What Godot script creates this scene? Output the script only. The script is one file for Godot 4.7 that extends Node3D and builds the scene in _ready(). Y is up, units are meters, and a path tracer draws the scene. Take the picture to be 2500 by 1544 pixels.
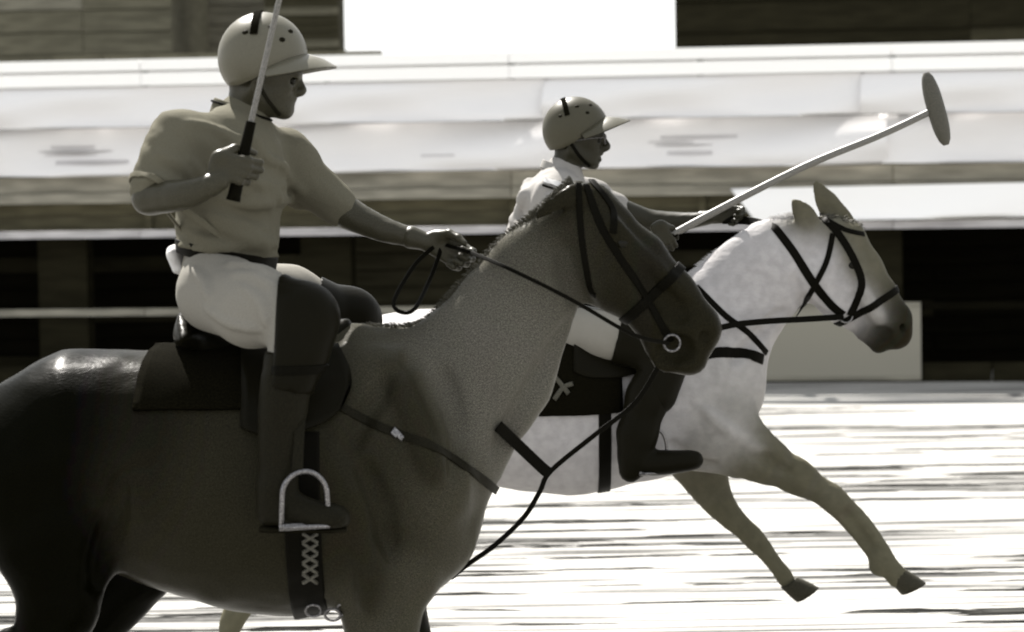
extends Node3D
# Two polo players at the gallop, seen side on, in front of a raised stand hung with white cloth.
# N(px, py) measures are taken on the photograph at 2500 x 1544; every thing stands at its own distance and real size.
const F := 7600.0
const CX := 1250.0
const CY := 772.0
const NZ := -8.0      # plane of the dark horse
const FZ := -12.4     # plane of the grey horse
var co := Vector3(0, 2.06, 0)
var cb := Basis()
var M := {}
var used := {}
var rng := RandomNumberGenerator.new()

# ------------------------------------------------------------------ signed distance bodies
class Sdf:
	var a := PackedVector3Array()
	var d := PackedVector3Array()
	var ra := PackedFloat32Array()
	var rb := PackedFloat32Array()
	var iz := PackedFloat32Array()
	var sc := PackedFloat32Array()
	var il := PackedFloat32Array()
	var kk := PackedFloat32Array()
	var col := PackedColorArray()
	var sub := PackedByteArray()
	var planes: Array = []
	var inflate := 0.0
	var noise: FastNoiseLite
	var amp := 0.0
	var nsc := Vector3.ONE
	var flow := Vector3.ZERO
	func cap(A: Vector3, B: Vector3, r0: float, r1: float, zs := 1.0, c := Color.WHITE, k := 0.04, minus := 0) -> void:
		var e := B - A
		e.z /= zs
		a.append(A); d.append(e); ra.append(r0); rb.append(r1); iz.append(1.0 / zs); sc.append(minf(zs, 1.0))
		il.append(1.0 / maxf(e.length_squared(), 1e-9)); kk.append(k); col.append(c); sub.append(minus)
	func prim(i: int, p: Vector3) -> float:
		var q := p - a[i]
		q.z *= iz[i]
		var h := clampf(q.dot(d[i]) * il[i], 0.0, 1.0)
		return ((q - d[i] * h).length() - (ra[i] + (rb[i] - ra[i]) * h)) * sc[i]
	func mixed(p: Vector3, list: PackedInt32Array) -> float:
		var r := 1e3
		for i in list:
			var q := p - a[i]
			q.z *= iz[i]
			var e := d[i]
			var h := clampf(q.dot(e) * il[i], 0.0, 1.0)
			var v := ((q - e * h).length() - (ra[i] + (rb[i] - ra[i]) * h)) * sc[i]
			var k := kk[i]
			if sub[i] == 1:
				v = -v
				h = maxf(k - absf(r - v), 0.0) / k
				r = maxf(r, v) + h * h * k * 0.25
			else:
				h = maxf(k - absf(r - v), 0.0) / k
				r = minf(r, v) - h * h * k * 0.25
		r -= inflate
		if amp > 0.0 and absf(r) < 0.05:
			var s := p * nsc
			r += amp * noise.get_noise_3d(s.x + s.y * flow.x, s.y + s.x * flow.y, s.z)
		for pl in planes:
			r = maxf(r, (pl as Plane).distance_to(p))
		return r
	func all() -> PackedInt32Array:
		var l := PackedInt32Array()
		for i in a.size():
			l.append(i)
		return l
	func value(p: Vector3) -> float:
		return mixed(p, all())
	func normal(p: Vector3) -> Vector3:
		var l := all()
		var e := 0.004
		return Vector3(mixed(p + Vector3(e, 0, 0), l) - mixed(p - Vector3(e, 0, 0), l), mixed(p + Vector3(0, e, 0), l) - mixed(p - Vector3(0, e, 0), l), mixed(p + Vector3(0, 0, e), l) - mixed(p - Vector3(0, 0, e), l)).normalized()
	func march(o: Vector3, dir: Vector3, most: float) -> Vector3:   # the point where a ray meets the surface, else its closest point
		var l := all()
		var t := 0.0
		var best := 1e3
		var at := o
		for n in 70:
			var p := o + dir * t
			var v := mixed(p, l)
			if v < best:
				best = v
				at = p
			if v < 0.0008:
				break
			t += maxf(v * 0.85, 0.0015)
			if t > most:
				break
		return at
	func color(p: Vector3, list: PackedInt32Array) -> Color:
		var s := Color(0, 0, 0, 0)
		var w := 0.0
		for i in list:
			if sub[i] == 1:
				continue
			var v := maxf(prim(i, p), 0.0)
			var x := exp(-v * 60.0) + 1e-6
			s += col[i] * x
			w += x
		return s / w
	func bounds() -> AABB:
		var b := AABB()
		for i in a.size():
			if sub[i] == 1:
				continue
			var z := 1.0 / iz[i]
			var e := d[i]
			e.z *= z
			var m := maxf(ra[i], rb[i]) + inflate + amp + 0.012
			var v := Vector3(m, m, m * z + 0.012)
			var one := AABB(a[i] - v, v * 2.0).merge(AABB(a[i] + e - v, v * 2.0))
			b = one if i == 0 else b.merge(one)
		return b
	# surface nets: one vertex in every cell that the surface crosses
	func mesh(h: float, out: Dictionary) -> void:
		const B := 8
		var bb := bounds()
		for pl in planes:   # tighten along axis-aligned cuts
			var q := pl as Plane
			for ax in 3:
				if q.normal[ax] > 0.999:
					var t := q.d + 0.02
					if bb.end[ax] > t:
						bb.size[ax] = maxf(t - bb.position[ax], 0.02)
				elif q.normal[ax] < -0.999:
					var t := -q.d - 0.02
					if bb.position[ax] < t:
						bb.size[ax] = maxf(bb.end[ax] - t, 0.02); bb.position[ax] = t
		var lo := bb.position
		var nb := Vector3i(ceili(bb.size.x / (h * B)), ceili(bb.size.y / (h * B)), ceili(bb.size.z / (h * B)))
		var nx := nb.x * B
		var ny := nb.y * B
		var nz := nb.z * B
		var idx := PackedInt32Array(); idx.resize(nx * ny * nz); idx.fill(-1)
		var verts := PackedVector3Array()
		var cols := PackedColorArray()
		var masks := PackedByteArray()
		var cells := PackedInt32Array()
		var R := h * B * 0.5 * 1.7321 + h
		var n := a.size()
		var ds := PackedFloat32Array(); ds.resize(n)
		const C := B + 1
		var vals := PackedFloat32Array(); vals.resize(C * C * C)
		var off := [0, 1, C, C + 1, C * C, C * C + 1, C * C + C, C * C + C + 1]
		var cp := [Vector3(0, 0, 0), Vector3(1, 0, 0), Vector3(0, 1, 0), Vector3(1, 1, 0), Vector3(0, 0, 1), Vector3(1, 0, 1), Vector3(0, 1, 1), Vector3(1, 1, 1)]
		var ea := [0, 2, 4, 6, 0, 1, 4, 5, 0, 1, 2, 3]
		var eb := [1, 3, 5, 7, 2, 3, 6, 7, 4, 5, 6, 7]
		for bz in nb.z:
			for by in nb.y:
				for bx in nb.x:
					var c := lo + Vector3(bx + 0.5, by + 0.5, bz + 0.5) * (h * B)
					var dm := 1e3
					for i in n:
						var v := prim(i, c)
						ds[i] = v
						if sub[i] == 0 and v < dm:
							dm = v
					if dm - inflate > R + 0.03 + amp:
						continue
					var far := false
					for pl in planes:
						if (pl as Plane).distance_to(c) > R:
							far = true
					if far:
						continue
					var l := PackedInt32Array()
					for i in n:
						if (sub[i] == 0 and ds[i] < dm + 2.0 * R + kk[i]) or (sub[i] == 1 and ds[i] < R + kk[i]):
							l.append(i)
					if planes.is_empty() and dm < -(R + 0.12):
						var any := false
						for i in l:
							any = any or sub[i] == 1
						if not any:
							continue
					var o := lo + Vector3(bx, by, bz) * (h * B)
					var w := 0
					var neg := 0
					for z in C:
						for y in C:
							for x in C:
								var v := mixed(Vector3(o.x + x * h, o.y + y * h, o.z + z * h), l)
								vals[w] = v
								if v < 0.0:
									neg += 1
								w += 1
					if neg == 0 or neg == C * C * C:
						continue
					for z in B:
						for y in B:
							var base := z * C * C + y * C
							for x in B:
								var at := base + x
								var m := 0
								for q in 8:
									if vals[at + off[q]] < 0.0:
										m |= 1 << q
								if m == 0 or m == 255:
									continue
								var s := Vector3.ZERO
								var cnt := 0
								for q in 12:
									var ia: int = ea[q]
									var ib: int = eb[q]
									if ((m >> ia) & 1) != ((m >> ib) & 1):
										var va := vals[at + off[ia]]
										var vb := vals[at + off[ib]]
										s += (cp[ia] as Vector3).lerp(cp[ib], va / (va - vb))
										cnt += 1
								var p := o + (Vector3(x, y, z) + s / cnt) * h
								var ci := ((bz * B + z) * ny + by * B + y) * nx + bx * B + x
								idx[ci] = verts.size()
								verts.append(p)
								masks.append(m)
								cells.append(ci)
								cols.append(color(p, l))
		var first: int = out.v.size()
		var nrm := PackedVector3Array(); nrm.resize(verts.size())
		var tris := PackedInt32Array()
		var strides := [1, nx, nx * ny]
		for vi in cells.size():
			var ci := cells[vi]
			var m := masks[vi]
			var s0 := m & 1
			for ax in 3:
				var far_bit: int = [1, 2, 4][ax]
				if ((m >> far_bit) & 1) == s0:
					continue
				var su: int = strides[(ax + 1) % 3]
				var sv: int = strides[(ax + 2) % 3]
				if ci - su - sv < 0:
					continue
				var i1 := idx[ci - su]
				var i2 := idx[ci - su - sv]
				var i3 := idx[ci - sv]
				if i1 < 0 or i2 < 0 or i3 < 0:
					continue
				var quad := [vi, i1, i2, i3] if s0 == 0 else [vi, i3, i2, i1]
				var fa := (verts[quad[2]] - verts[quad[0]]).cross(verts[quad[3]] - verts[quad[1]])
				for q in 4:
					nrm[quad[q]] += -fa
				tris.append_array([quad[0], quad[1], quad[2], quad[0], quad[2], quad[3]])
		for i in nrm.size():
			nrm[i] = nrm[i].normalized()
		for i in tris.size():
			tris[i] += first
		out.v.append_array(verts); out.n.append_array(nrm); out.c.append_array(cols); out.i.append_array(tris)

func bag() -> Dictionary:
	return {"v": PackedVector3Array(), "n": PackedVector3Array(), "c": PackedColorArray(), "i": PackedInt32Array()}

# ------------------------------------------------------------------ helpers
func W(px: float, py: float, z: float) -> Vector3:
	var dv := cb * Vector3((px - CX) / F, -(py - CY) / F, -1.0)
	return co + dv * ((z - co.z) / dv.z)

func S(r: float, z: float) -> float:
	return r * absf(z) / F

# a limb: rows of [px, py, radius px, z offset m, z scale]
func chain(s: Sdf, z0: float, rows: Array, c: Color, k := 0.04) -> void:
	if rows.size() > 2 and S(rows[-1][2], z0) < 0.05:   # a slender chain: more, shorter pieces and a tight joint, so that it does not knuckle
		var fine := []
		var n := 4
		for i in rows.size() - 1:
			var v := []
			for j in [maxi(i - 1, 0), i, i + 1, mini(i + 2, rows.size() - 1)]:
				var q = rows[j]
				v.append([q[0], q[1], q[2], q[3] if q.size() > 3 else 0.0, q[4] if q.size() > 4 else 1.0])
			for m in n:
				var row := []
				for e in 5:
					row.append(cubic_interpolate(v[1][e], v[2][e], v[0][e], v[3][e], float(m) / n))
				fine.append(row)
		fine.append(rows[-1])
		rows = fine
		k = minf(k, 0.012)
	for i in maxi(rows.size() - 1, 1):
		var p = rows[i]
		var q = rows[mini(i + 1, rows.size() - 1)]
		var zp: float = z0 + (p[3] if p.size() > 3 else 0.0)
		var zq: float = z0 + (q[3] if q.size() > 3 else 0.0)
		var zs: float = ((p[4] if p.size() > 4 else 1.0) + (q[4] if q.size() > 4 else 1.0)) * 0.5
		s.cap(W(p[0], p[1], zp), W(q[0], q[1], zq), S(p[2], zp), S(q[2], zq), zs, c, k)

func numbered(called: String) -> String:
	if not used.has(called):
		used[called] = 0
		return called
	used[called] += 1
	return "%s_%03d" % [called, used[called]]

func thing(called: String, label: String, category: String, at := Vector3.ZERO, turn := 0.0, group := "") -> Node3D:
	var o := Node3D.new()
	o.name = numbered(called)
	add_child(o)
	o.position = at
	o.rotation.y = turn
	tag(o, label, category, group)
	return o

func tag(o: Node, label: String, category: String, group := "") -> Node:
	o.set_meta("label", label)
	o.set_meta("category", category)
	if group != "":
		o.set_meta("group", group)
	return o

func origin_of(n: Node) -> Transform3D:
	var t := Transform3D()
	while n != self and n != null:
		t = (n as Node3D).transform * t
		n = n.get_parent()
	return t

func obj(called: String, m: Mesh, mat: Material, parent: Node = null, at := Transform3D()) -> MeshInstance3D:
	var o := MeshInstance3D.new()
	o.mesh = m
	o.material_override = mat
	o.transform = at
	if parent == null:
		o.name = numbered(called)
		add_child(o)
	else:
		var called_n := called
		var n := 0
		while parent.has_node(called_n):
			n += 1
			called_n = "%s_%03d" % [called, n]
		o.name = called_n
		parent.add_child(o)
	return o

# world-space arrays committed under a parent
func put(called: String, b: Dictionary, mat: Material, parent: Node = null, label := "") -> MeshInstance3D:
	var v: PackedVector3Array = b.v
	var nn: PackedVector3Array = b.n
	if parent != null:
		var t := origin_of(parent).affine_inverse()
		v = t * v
		if t.basis != Basis():
			var r := PackedVector3Array()
			for x in nn:
				r.append(t.basis * x)
			nn = r
	var arr := []
	arr.resize(Mesh.ARRAY_MAX)
	arr[Mesh.ARRAY_VERTEX] = v
	arr[Mesh.ARRAY_NORMAL] = nn
	if b.c.size() == v.size():
		arr[Mesh.ARRAY_COLOR] = b.c
	arr[Mesh.ARRAY_INDEX] = b.i
	var m := ArrayMesh.new()
	m.add_surface_from_arrays(Mesh.PRIMITIVE_TRIANGLES, arr)
	var o := obj(called, m, mat, parent)
	if label != "":
		o.set_meta("label", label)
	return o

func sdf_part(called: String, s: Sdf, h: float, mat: Material, parent: Node) -> MeshInstance3D:
	var b := bag()
	s.mesh(h, b)
	return put(called, b, mat, parent)

# closed loft: rows of rings with equal counts; every ring closed
func loft(b: Dictionary, rings: Array, capped := true) -> void:
	var first: int = b.v.size()
	var n: int = rings[0].size()
	for r in rings:
		b.v.append_array(r)
	var tri := PackedInt32Array()
	for j in rings.size() - 1:
		for i in n:
			var p := first + j * n + i
			var q := first + j * n + (i + 1) % n
			tri.append_array([p, q, q + n, p, q + n, p + n])
	if capped:
		for e in 2:
			var r0 := first + (rings.size() - 1) * n * e
			for i in range(1, n - 1):
				if e == 0:
					tri.append_array([r0, r0 + i + 1, r0 + i])
				else:
					tri.append_array([r0, r0 + i, r0 + i + 1])
	var nr := PackedVector3Array(); nr.resize(b.v.size() - first)
	# orientation: make faces run clockwise seen from outside
	var vol := 0.0
	var c0: Vector3 = b.v[first]
	for t in range(0, tri.size(), 3):
		vol += (b.v[tri[t]] - c0).dot((b.v[tri[t + 1]] - c0).cross(b.v[tri[t + 2]] - c0))
	if vol > 0.0:
		for t in range(0, tri.size(), 3):
			var x := tri[t + 1]
			tri[t + 1] = tri[t + 2]
			tri[t + 2] = x
	for t in range(0, tri.size(), 3):
		var fa: Vector3 = -(b.v[tri[t + 1]] - b.v[tri[t]]).cross(b.v[tri[t + 2]] - b.v[tri[t]])
		for q in 3:
			nr[tri[t + q] - first] += fa
	for i in nr.size():
		nr[i] = nr[i].normalized()
	b.n.append_array(nr)
	b.i.append_array(tri)

func smooth(pts: Array, n: int) -> PackedVector3Array:
	var out := PackedVector3Array()
	for i in pts.size() - 1:
		var p0: Vector3 = pts[maxi(i - 1, 0)]
		var p1: Vector3 = pts[i]
		var p2: Vector3 = pts[i + 1]
		var p3: Vector3 = pts[mini(i + 2, pts.size() - 1)]
		for j in n:
			out.append(p1.cubic_interpolate(p2, p0, p3, float(j) / n))
	out.append(pts[-1])
	return out

func tube(b: Dictionary, pts: PackedVector3Array, r0: float, r1: float, sides := 10) -> void:
	var rings := []
	var up := Vector3(0.13, 0.31, 0.94).normalized()
	for i in pts.size():
		var t := (pts[mini(i + 1, pts.size() - 1)] - pts[maxi(i - 1, 0)]).normalized()
		var u := (up - t * up.dot(t)).normalized()
		var w := t.cross(u)
		up = u
		var ring := PackedVector3Array()
		var r := lerpf(r0, r1, float(i) / (pts.size() - 1))
		for s in sides:
			var an := TAU * s / sides
			ring.append(pts[i] + (u * cos(an) + w * sin(an)) * r)
		rings.append(ring)
	loft(b, rings)

# flat band: points with outward normals
func ribbon(b: Dictionary, pts: PackedVector3Array, nrm: PackedVector3Array, width: float, thick: float) -> void:
	var rings := []
	for i in pts.size():
		var t := (pts[mini(i + 1, pts.size() - 1)] - pts[maxi(i - 1, 0)]).normalized()
		var nn := (nrm[i] - t * nrm[i].dot(t)).normalized()
		var w := t.cross(nn)
		var c := pts[i] + nn * thick * 0.1
		var e := w * width * 0.5
		rings.append(PackedVector3Array([c - e, c - e + nn * thick * 0.7, c - e * 0.82 + nn * thick, c + e * 0.82 + nn * thick, c + e + nn * thick * 0.7, c + e]))
	loft(b, rings)

# the pixel path of a strap laid on a body's near (side 1) or far (-1) flank
func lay(s: Sdf, path: Array, z0: float, side: float, steps := 5) -> Array:
	var p2 := []
	for q in path:
		p2.append(Vector3(q[0], q[1], 0))
	var pp := smooth(p2, steps)
	var pts := PackedVector3Array()
	var nn := PackedVector3Array()
	for q in pp:
		var a := W(q.x, q.y, z0 + 0.75 * side)
		var e := W(q.x, q.y, z0 - 0.75 * side)
		var h := s.march(a, (e - a).normalized(), 1.5)
		pts.append(h)
		nn.append(s.normal(h))
	return [pts, nn]

func strap(b: Dictionary, s: Sdf, path: Array, z0: float, side: float, width: float, thick := 0.004, steps := 5) -> void:
	var l := lay(s, path, z0, side, steps)
	ribbon(b, l[0], l[1], width, thick)

# points round a body in the plane of two axes
func ring(s: Sdf, c: Vector3, u: Vector3, v: Vector3, a0: float, a1: float, n: int, reach := 0.7) -> Array:
	var pts := PackedVector3Array()
	var nn := PackedVector3Array()
	for i in n + 1:
		var an := deg_to_rad(lerpf(a0, a1, float(i) / n))
		var dv := u * cos(an) + v * sin(an)
		var h := s.march(c + dv * reach, -dv, reach)
		pts.append(h)
		nn.append(s.normal(h))
	return [pts, nn]

func band(b: Dictionary, s: Sdf, c: Vector3, u: Vector3, v: Vector3, a0: float, a1: float, n: int, width: float, thick: float, reach := 0.7) -> void:
	var l := ring(s, c, u, v, a0, a1, n, reach)
	ribbon(b, l[0], l[1], width, thick)

# a closed sheet from a grid of points and outward normals
func sheet(b: Dictionary, grid: Array, nrm: Array, thick: float) -> void:
	var rings := []
	for j in grid.size():
		var r := PackedVector3Array()
		var n: int = grid[j].size()
		for i in n:
			r.append(grid[j][i] + nrm[j][i] * thick)
		for i in range(n - 1, -1, -1):
			r.append(grid[j][i] - nrm[j][i] * 0.002)
		rings.append(r)
	loft(b, rings)

func lump(b: Dictionary, c: Vector3, r: Vector3, basis := Basis(), n := 12) -> void:
	var rings := []
	for j in n + 1:
		var ph := PI * (j * 0.98 + 0.01 * n) / n
		var rr := PackedVector3Array()
		for i in n:
			var th := TAU * i / n
			rr.append(c + basis * Vector3(r.x * sin(ph) * cos(th), r.y * cos(ph), r.z * sin(ph) * sin(th)))
		rings.append(rr)
	loft(b, rings)

# ------------------------------------------------------------------ materials
func grey(v: float) -> Color:   # warm toned grey of linear brightness v, warmer as it gets darker
	return Color(v, v * (0.88 + 0.115 * pow(v, 0.35)), v * (0.48 + 0.50 * minf(pow(v * 2.0, 0.75), 1.0)))

func noise_image(seed_n: int, freq: float, octaves: int, size: int, lo: float, hi: float) -> ImageTexture:
	var f := FastNoiseLite.new()
	f.seed = seed_n
	f.frequency = freq
	f.fractal_octaves = octaves
	f.noise_type = FastNoiseLite.TYPE_SIMPLEX_SMOOTH
	var im := f.get_seamless_image(size, size, false, false, 0.12, true)
	var o := Image.create(size, size, true, Image.FORMAT_RGB8)
	for y in size:
		for x in size:
			var v := lerpf(lo, hi, im.get_pixel(x, y).r)
			o.set_pixel(x, y, Color(v, v, v))
	o.generate_mipmaps()
	return ImageTexture.create_from_image(o)

func stretched_noise(seed_n: int, lo: float, hi: float) -> ImageTexture:   # long grain of weathered boards
	var f := FastNoiseLite.new()
	f.seed = seed_n
	f.frequency = 0.05
	f.fractal_octaves = 4
	var size := 512
	var o := Image.create(size, size, true, Image.FORMAT_RGB8)
	for y in size:
		for x in size:
			var an := TAU * x / size
			var bn := TAU * y / size
			var v := f.get_noise_3d(cos(an) * 14.0 + cos(bn) * 90.0, sin(an) * 14.0, sin(bn) * 90.0)
			v = lerpf(lo, hi, clampf(v * 1.3 + 0.5, 0.0, 1.0))
			o.set_pixel(x, y, Color(v, v, v))
	o.generate_mipmaps()
	return ImageTexture.create_from_image(o)

func hair_normal() -> ImageTexture:   # short lying hair
	var f := FastNoiseLite.new()
	f.seed = 77
	f.frequency = 0.03
	f.fractal_octaves = 3
	var size := 256
	var o := Image.create(size, size, false, Image.FORMAT_RGB8)
	for y in size:
		for x in size:
			var an := TAU * x / size
			var bn := TAU * y / size
			var v := clampf(f.get_noise_3d(cos(an) * 60.0 + cos(bn) * 160.0, sin(an) * 60.0, sin(bn) * 160.0) * 0.9 + 0.5, 0.0, 1.0)
			o.set_pixel(x, y, Color(v, v, v))
	o.bump_map_to_normal_map(6.0)
	o.generate_mipmaps()
	return ImageTexture.create_from_image(o)

func mat(called: String, c: Color, rough: float, tex: Texture2D = null, scale := 1.0, spec := 0.5) -> StandardMaterial3D:
	var m := StandardMaterial3D.new()
	m.resource_name = called
	m.albedo_color = c.linear_to_srgb()
	m.roughness = rough
	m.metallic_specular = spec
	if tex != null:
		m.albedo_texture = tex
		m.uv1_triplanar = true
		m.uv1_scale = Vector3.ONE * scale
	M[called] = m
	return m

func materials() -> void:
	var fine := noise_image(3, 0.2, 3, 256, 0.15, 1.0)
	var soft := noise_image(5, 0.03, 4, 256, 0.7, 1.0)
	var dap := noise_image(17, 0.022, 2, 512, 0.0, 1.0).get_image()
	var gr := fine.get_image()
	for y in 512:
		for x in 512:
			var v := lerpf(0.91, 1.0, smoothstep(0.1, 0.9, dap.get_pixel(x, y).r)) * lerpf(0.72, 1.0, gr.get_pixel(x * 2 % 256, y * 2 % 256).r)
			dap.set_pixel(x, y, Color(v, v, v))
	dap.generate_mipmaps()
	var dapple := ImageTexture.create_from_image(dap)
	var weave := noise_image(9, 0.25, 2, 256, 0.55, 1.0)
	for q in [["hide", 0.31, 0.10], ["skin", 0.38, 0.28]]:
		var m := mat(q[0], Color.WHITE, q[1], fine, 5.5 if q[0] == "hide" else 8.0, q[2])
		m.vertex_color_use_as_albedo = true
		if q[0] == "hide":
			m.normal_enabled = true
			m.normal_texture = hair_normal()
			m.normal_scale = 0.09
	var hg := (M.hide as StandardMaterial3D).duplicate() as StandardMaterial3D
	hg.albedo_texture = dapple
	hg.uv1_scale = Vector3.ONE * 1.5
	hg.roughness = 0.5
	M.hide_grey = hg
	mat("shirt", grey(0.17), 0.85, weave, 7.0, 0.15)
	mat("shirt_far", grey(0.42), 0.85, weave, 7.0, 0.2)
	mat("breeches", grey(0.33), 0.85, weave, 7.0, 0.2)
	mat("leather", grey(0.010), 0.38, weave, 6.0, 0.12)
	mat("leather_brown", grey(0.03), 0.5, fine, 5.0, 0.14)
	mat("strap", grey(0.010), 0.55, fine, 6.0, 0.12)
	mat("felt", grey(0.014), 0.9, fine, 4.0, 0.05)
	mat("helmet", grey(0.16), 0.38, weave, 7.0, 0.35)
	mat("helmet_far", grey(0.085), 0.42, weave, 6.0, 0.3)
	mat("dark", grey(0.008), 0.6, null, 1.0, 0.1)
	mat("steel", grey(0.5), 0.3, fine, 4.0).metallic = 0.85
	mat("cane", grey(0.36), 0.5, fine, 5.0)
	mat("grip", grey(0.012), 0.7, fine, 6.0, 0.1)
	mat("wood", grey(0.15), 0.6, fine, 4.0)
	mat("eye", grey(0.006), 0.15, null, 1.0, 0.25)
	mat("glass", Color(0.8, 0.8, 0.78), 0.05)
	mat("white_cloth", grey(0.78), 0.9, soft, 0.7, 0.2)
	mat("hair", grey(0.035), 0.4, null, 1.0, 0.4)
	mat("horn", grey(0.1), 0.6, fine, 5.0, 0.2)
	mat("bandage", grey(0.15), 0.9, fine, 5.0)
	var grain := stretched_noise(31, 0.84, 1.0)
	for q in [["plank_mid", 0.26], ["plank_grey", 0.085], ["plank_dark", 0.018], ["plank_brown", 0.05], ["plank_black", 0.005], ["rail_pale", 0.5], ["panel", 0.46], ["rail_white", 0.86], ["barn", 0.022], ["barn_pale", 0.05], ["shed", 0.15], ["shed_pale", 0.22], ["roof", 0.05]]:
		mat(q[0], grey(q[1]), 0.85, grain, 0.35, 0.1)
	mat("cloth", grey(0.70), 0.9, null, 1.0, 0.1)
	mat("canvas", grey(0.85), 0.9, null, 1.0, 0.1)
	mat("rail_white", grey(0.92), 0.85, null, 1.0, 0.1)
	mat("panel_plain", grey(0.27), 0.85, null, 1.0, 0.1)
	mat("print", grey(0.5), 0.9, null, 1.0, 0.1)
	(M.cloth as StandardMaterial3D).backlight = Color(0.3, 0.3, 0.3)
	(M.canvas as StandardMaterial3D).backlight = Color(0.7, 0.69, 0.67)
	mat("leaf", grey(0.07), 0.7, soft, 2.0, 0.3)
	mat("bark", grey(0.05), 0.9, soft, 2.0, 0.2)

# ------------------------------------------------------------------ the hand
func hand(s: Sdf, wrist: Vector3, fw: Vector3, nm: Vector3, th: Vector3, curl: Array, c: Color, z := 1.0) -> void:
	var k := 0.005
	for i in 4:
		var u := (0.028 - 0.0185 * i) * z
		var kn: Vector3 = wrist + fw * ([0.088, 0.092, 0.087, 0.078][i] * z) + th * u
		s.cap(wrist + th * u * 0.55 + fw * 0.01, kn, 0.0135 * z, 0.0100 * z, 1.0, c, 0.010)
		var p := kn
		var sz: float = [0.92, 1.0, 0.95, 0.76][i] * z
		for j in 3:
			var an: float = deg_to_rad(curl[j] + i * 4.0)
			var e: Vector3 = p + (fw * cos(an) + nm * sin(an)) * ([0.044, 0.028, 0.022][j] * sz)
			s.cap(p, e, (0.0092 - 0.0008 * j) * z, (0.0084 - 0.0008 * j) * z, 1.0, c, k)
			p = e
	var t0 := wrist + fw * 0.022 * z + th * 0.024 * z
	var t1 := t0 + (fw * 0.62 + th * 0.55 + nm * 0.55).normalized() * 0.042 * z
	var t2 := t1 + (fw * 0.8 + nm * 0.6 + th * 0.1).normalized() * 0.034 * z
	var t3 := t2 + (fw * 0.75 + nm * 0.65 - th * 0.15).normalized() * 0.026 * z
	s.cap(t0, t1, 0.015 * z, 0.0115 * z, 1.0, c, 0.016)
	s.cap(t1, t2, 0.0112 * z, 0.0098 * z, 1.0, c, k)
	s.cap(t2, t3, 0.0098 * z, 0.008 * z, 1.0, c, k)

# ------------------------------------------------------------------ the helmet: dome, brim, band, vents
func helmet(person: Node3D, c: Vector3, r: Vector3, tilt: float, brim_len: float, droop: float, m: Material, back_deg: float) -> void:
	var bs := Basis(Vector3(0, 0, 1), tilt)
	var pt := func(ph: float, th: float, g: float) -> Vector3:
		return c + bs * Vector3(r.x * g * sin(ph) * cos(th), r.y * g * cos(ph), r.z * g * sin(ph) * sin(th))
	var rim := func(th: float) -> float:
		var w := (1.0 - cos(th)) * 0.5
		return deg_to_rad(lerpf(86.0, back_deg, smoothstep(0.0, 1.0, w)) + 7.0 * sin(th) * sin(th))
	var b := bag()
	var rings := []
	var n := 48
	for g in [1.0, 0.93]:
		for j in 15:
			var f := (0.02 + 0.98 * j / 14.0) if g == 1.0 else (1.0 - 0.98 * j / 14.0)
			var ringv := PackedVector3Array()
			for i in n:
				var th := TAU * i / n
				ringv.append(pt.call(rim.call(th) * f, th, g))
			rings.append(ringv)
	loft(b, rings)
	var shell := put("helmet", b, m, person)
	b = bag()
	rings = []
	for j in 13:
		var th := deg_to_rad(lerpf(-84, 84, j / 12.0))
		var base: Vector3 = pt.call(rim.call(th) - 0.10, th, 0.985)
		var low: Vector3 = pt.call(rim.call(th) + 0.02, th, 0.985)
		var dv := (bs * Vector3(cos(th) * 0.95 + 0.25, -droop, sin(th) * 0.75)).normalized()
		var ln := brim_len * pow(maxf(cos(th), 0.0), 0.55) + 0.006
		var e := low.lerp(base, 0.5) + dv * ln
		var e1 := low.lerp(base, 0.5) + dv * ln * 0.55 + bs * Vector3(0, 0.006, 0)
		var up := bs * Vector3(0, 0.0035, 0)
		rings.append(PackedVector3Array([base, e1 + up, e + up, e - up * 0.4, e1 - up, low]))
	loft(b, rings)
	put("brim", b, m, shell)
	b = bag()   # band over the crown
	var pts := PackedVector3Array()
	var nn := PackedVector3Array()
	for i in 17:
		var an := deg_to_rad(lerpf(-62, 62, i / 16.0))
		var p := c + bs * Vector3(-0.02, r.y * cos(an), r.z * sin(an)) * 1.0
		var q := bs * Vector3(-0.02, r.y * cos(an), r.z * sin(an))
		pts.append(c + q.normalized() * q.length() * 1.0)
		nn.append(q.normalized())
	ribbon(b, pts, nn, 0.02, 0.003)
	put("crown_band", b, M.felt, shell)
	for s in [-1.0, 1.0]:
		for q in [[52.0, 40.0], [48.0, 75.0], [60.0, 115.0], [66.0, 60.0]]:
			b = bag()
			var ph := deg_to_rad(q[0])
			var th: float = deg_to_rad(q[1]) * s
			var p: Vector3 = pt.call(ph, th, 1.0)
			var nv := (p - c).normalized()
			var t := nv.cross(Vector3.UP).normalized()
			lump(b, p, Vector3(0.009, 0.0035, 0.007), Basis(t, nv, t.cross(nv)), 8)
			put("vent", b, M.dark, shell)

# ------------------------------------------------------------------ tufts of hair along a path
func hair(b: Dictionary, pts: PackedVector3Array, out_dir: Vector3, ln: float, n: int, spread: float, w := 0.004) -> void:
	for i in n:
		var f := rng.randf() * (pts.size() - 1)
		var j := int(f)
		var p := pts[j].lerp(pts[mini(j + 1, pts.size() - 1)], f - j) + Vector3(0, 0, rng.randf_range(-spread, spread))
		var dv := (out_dir + Vector3(rng.randf_range(-0.35, 0.35), rng.randf_range(-0.2, 0.2), rng.randf_range(-0.35, 0.35))).normalized()
		var e := dv * ln * rng.randf_range(0.6, 1.15)
		tube(b, PackedVector3Array([p - e * 0.2, p + e * 0.5, p + e * 0.85 + Vector3(-0.1, -0.04, 0) * ln, p + e + Vector3(-0.28, -0.14, 0) * ln]), w, w * 0.2, 4)

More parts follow.
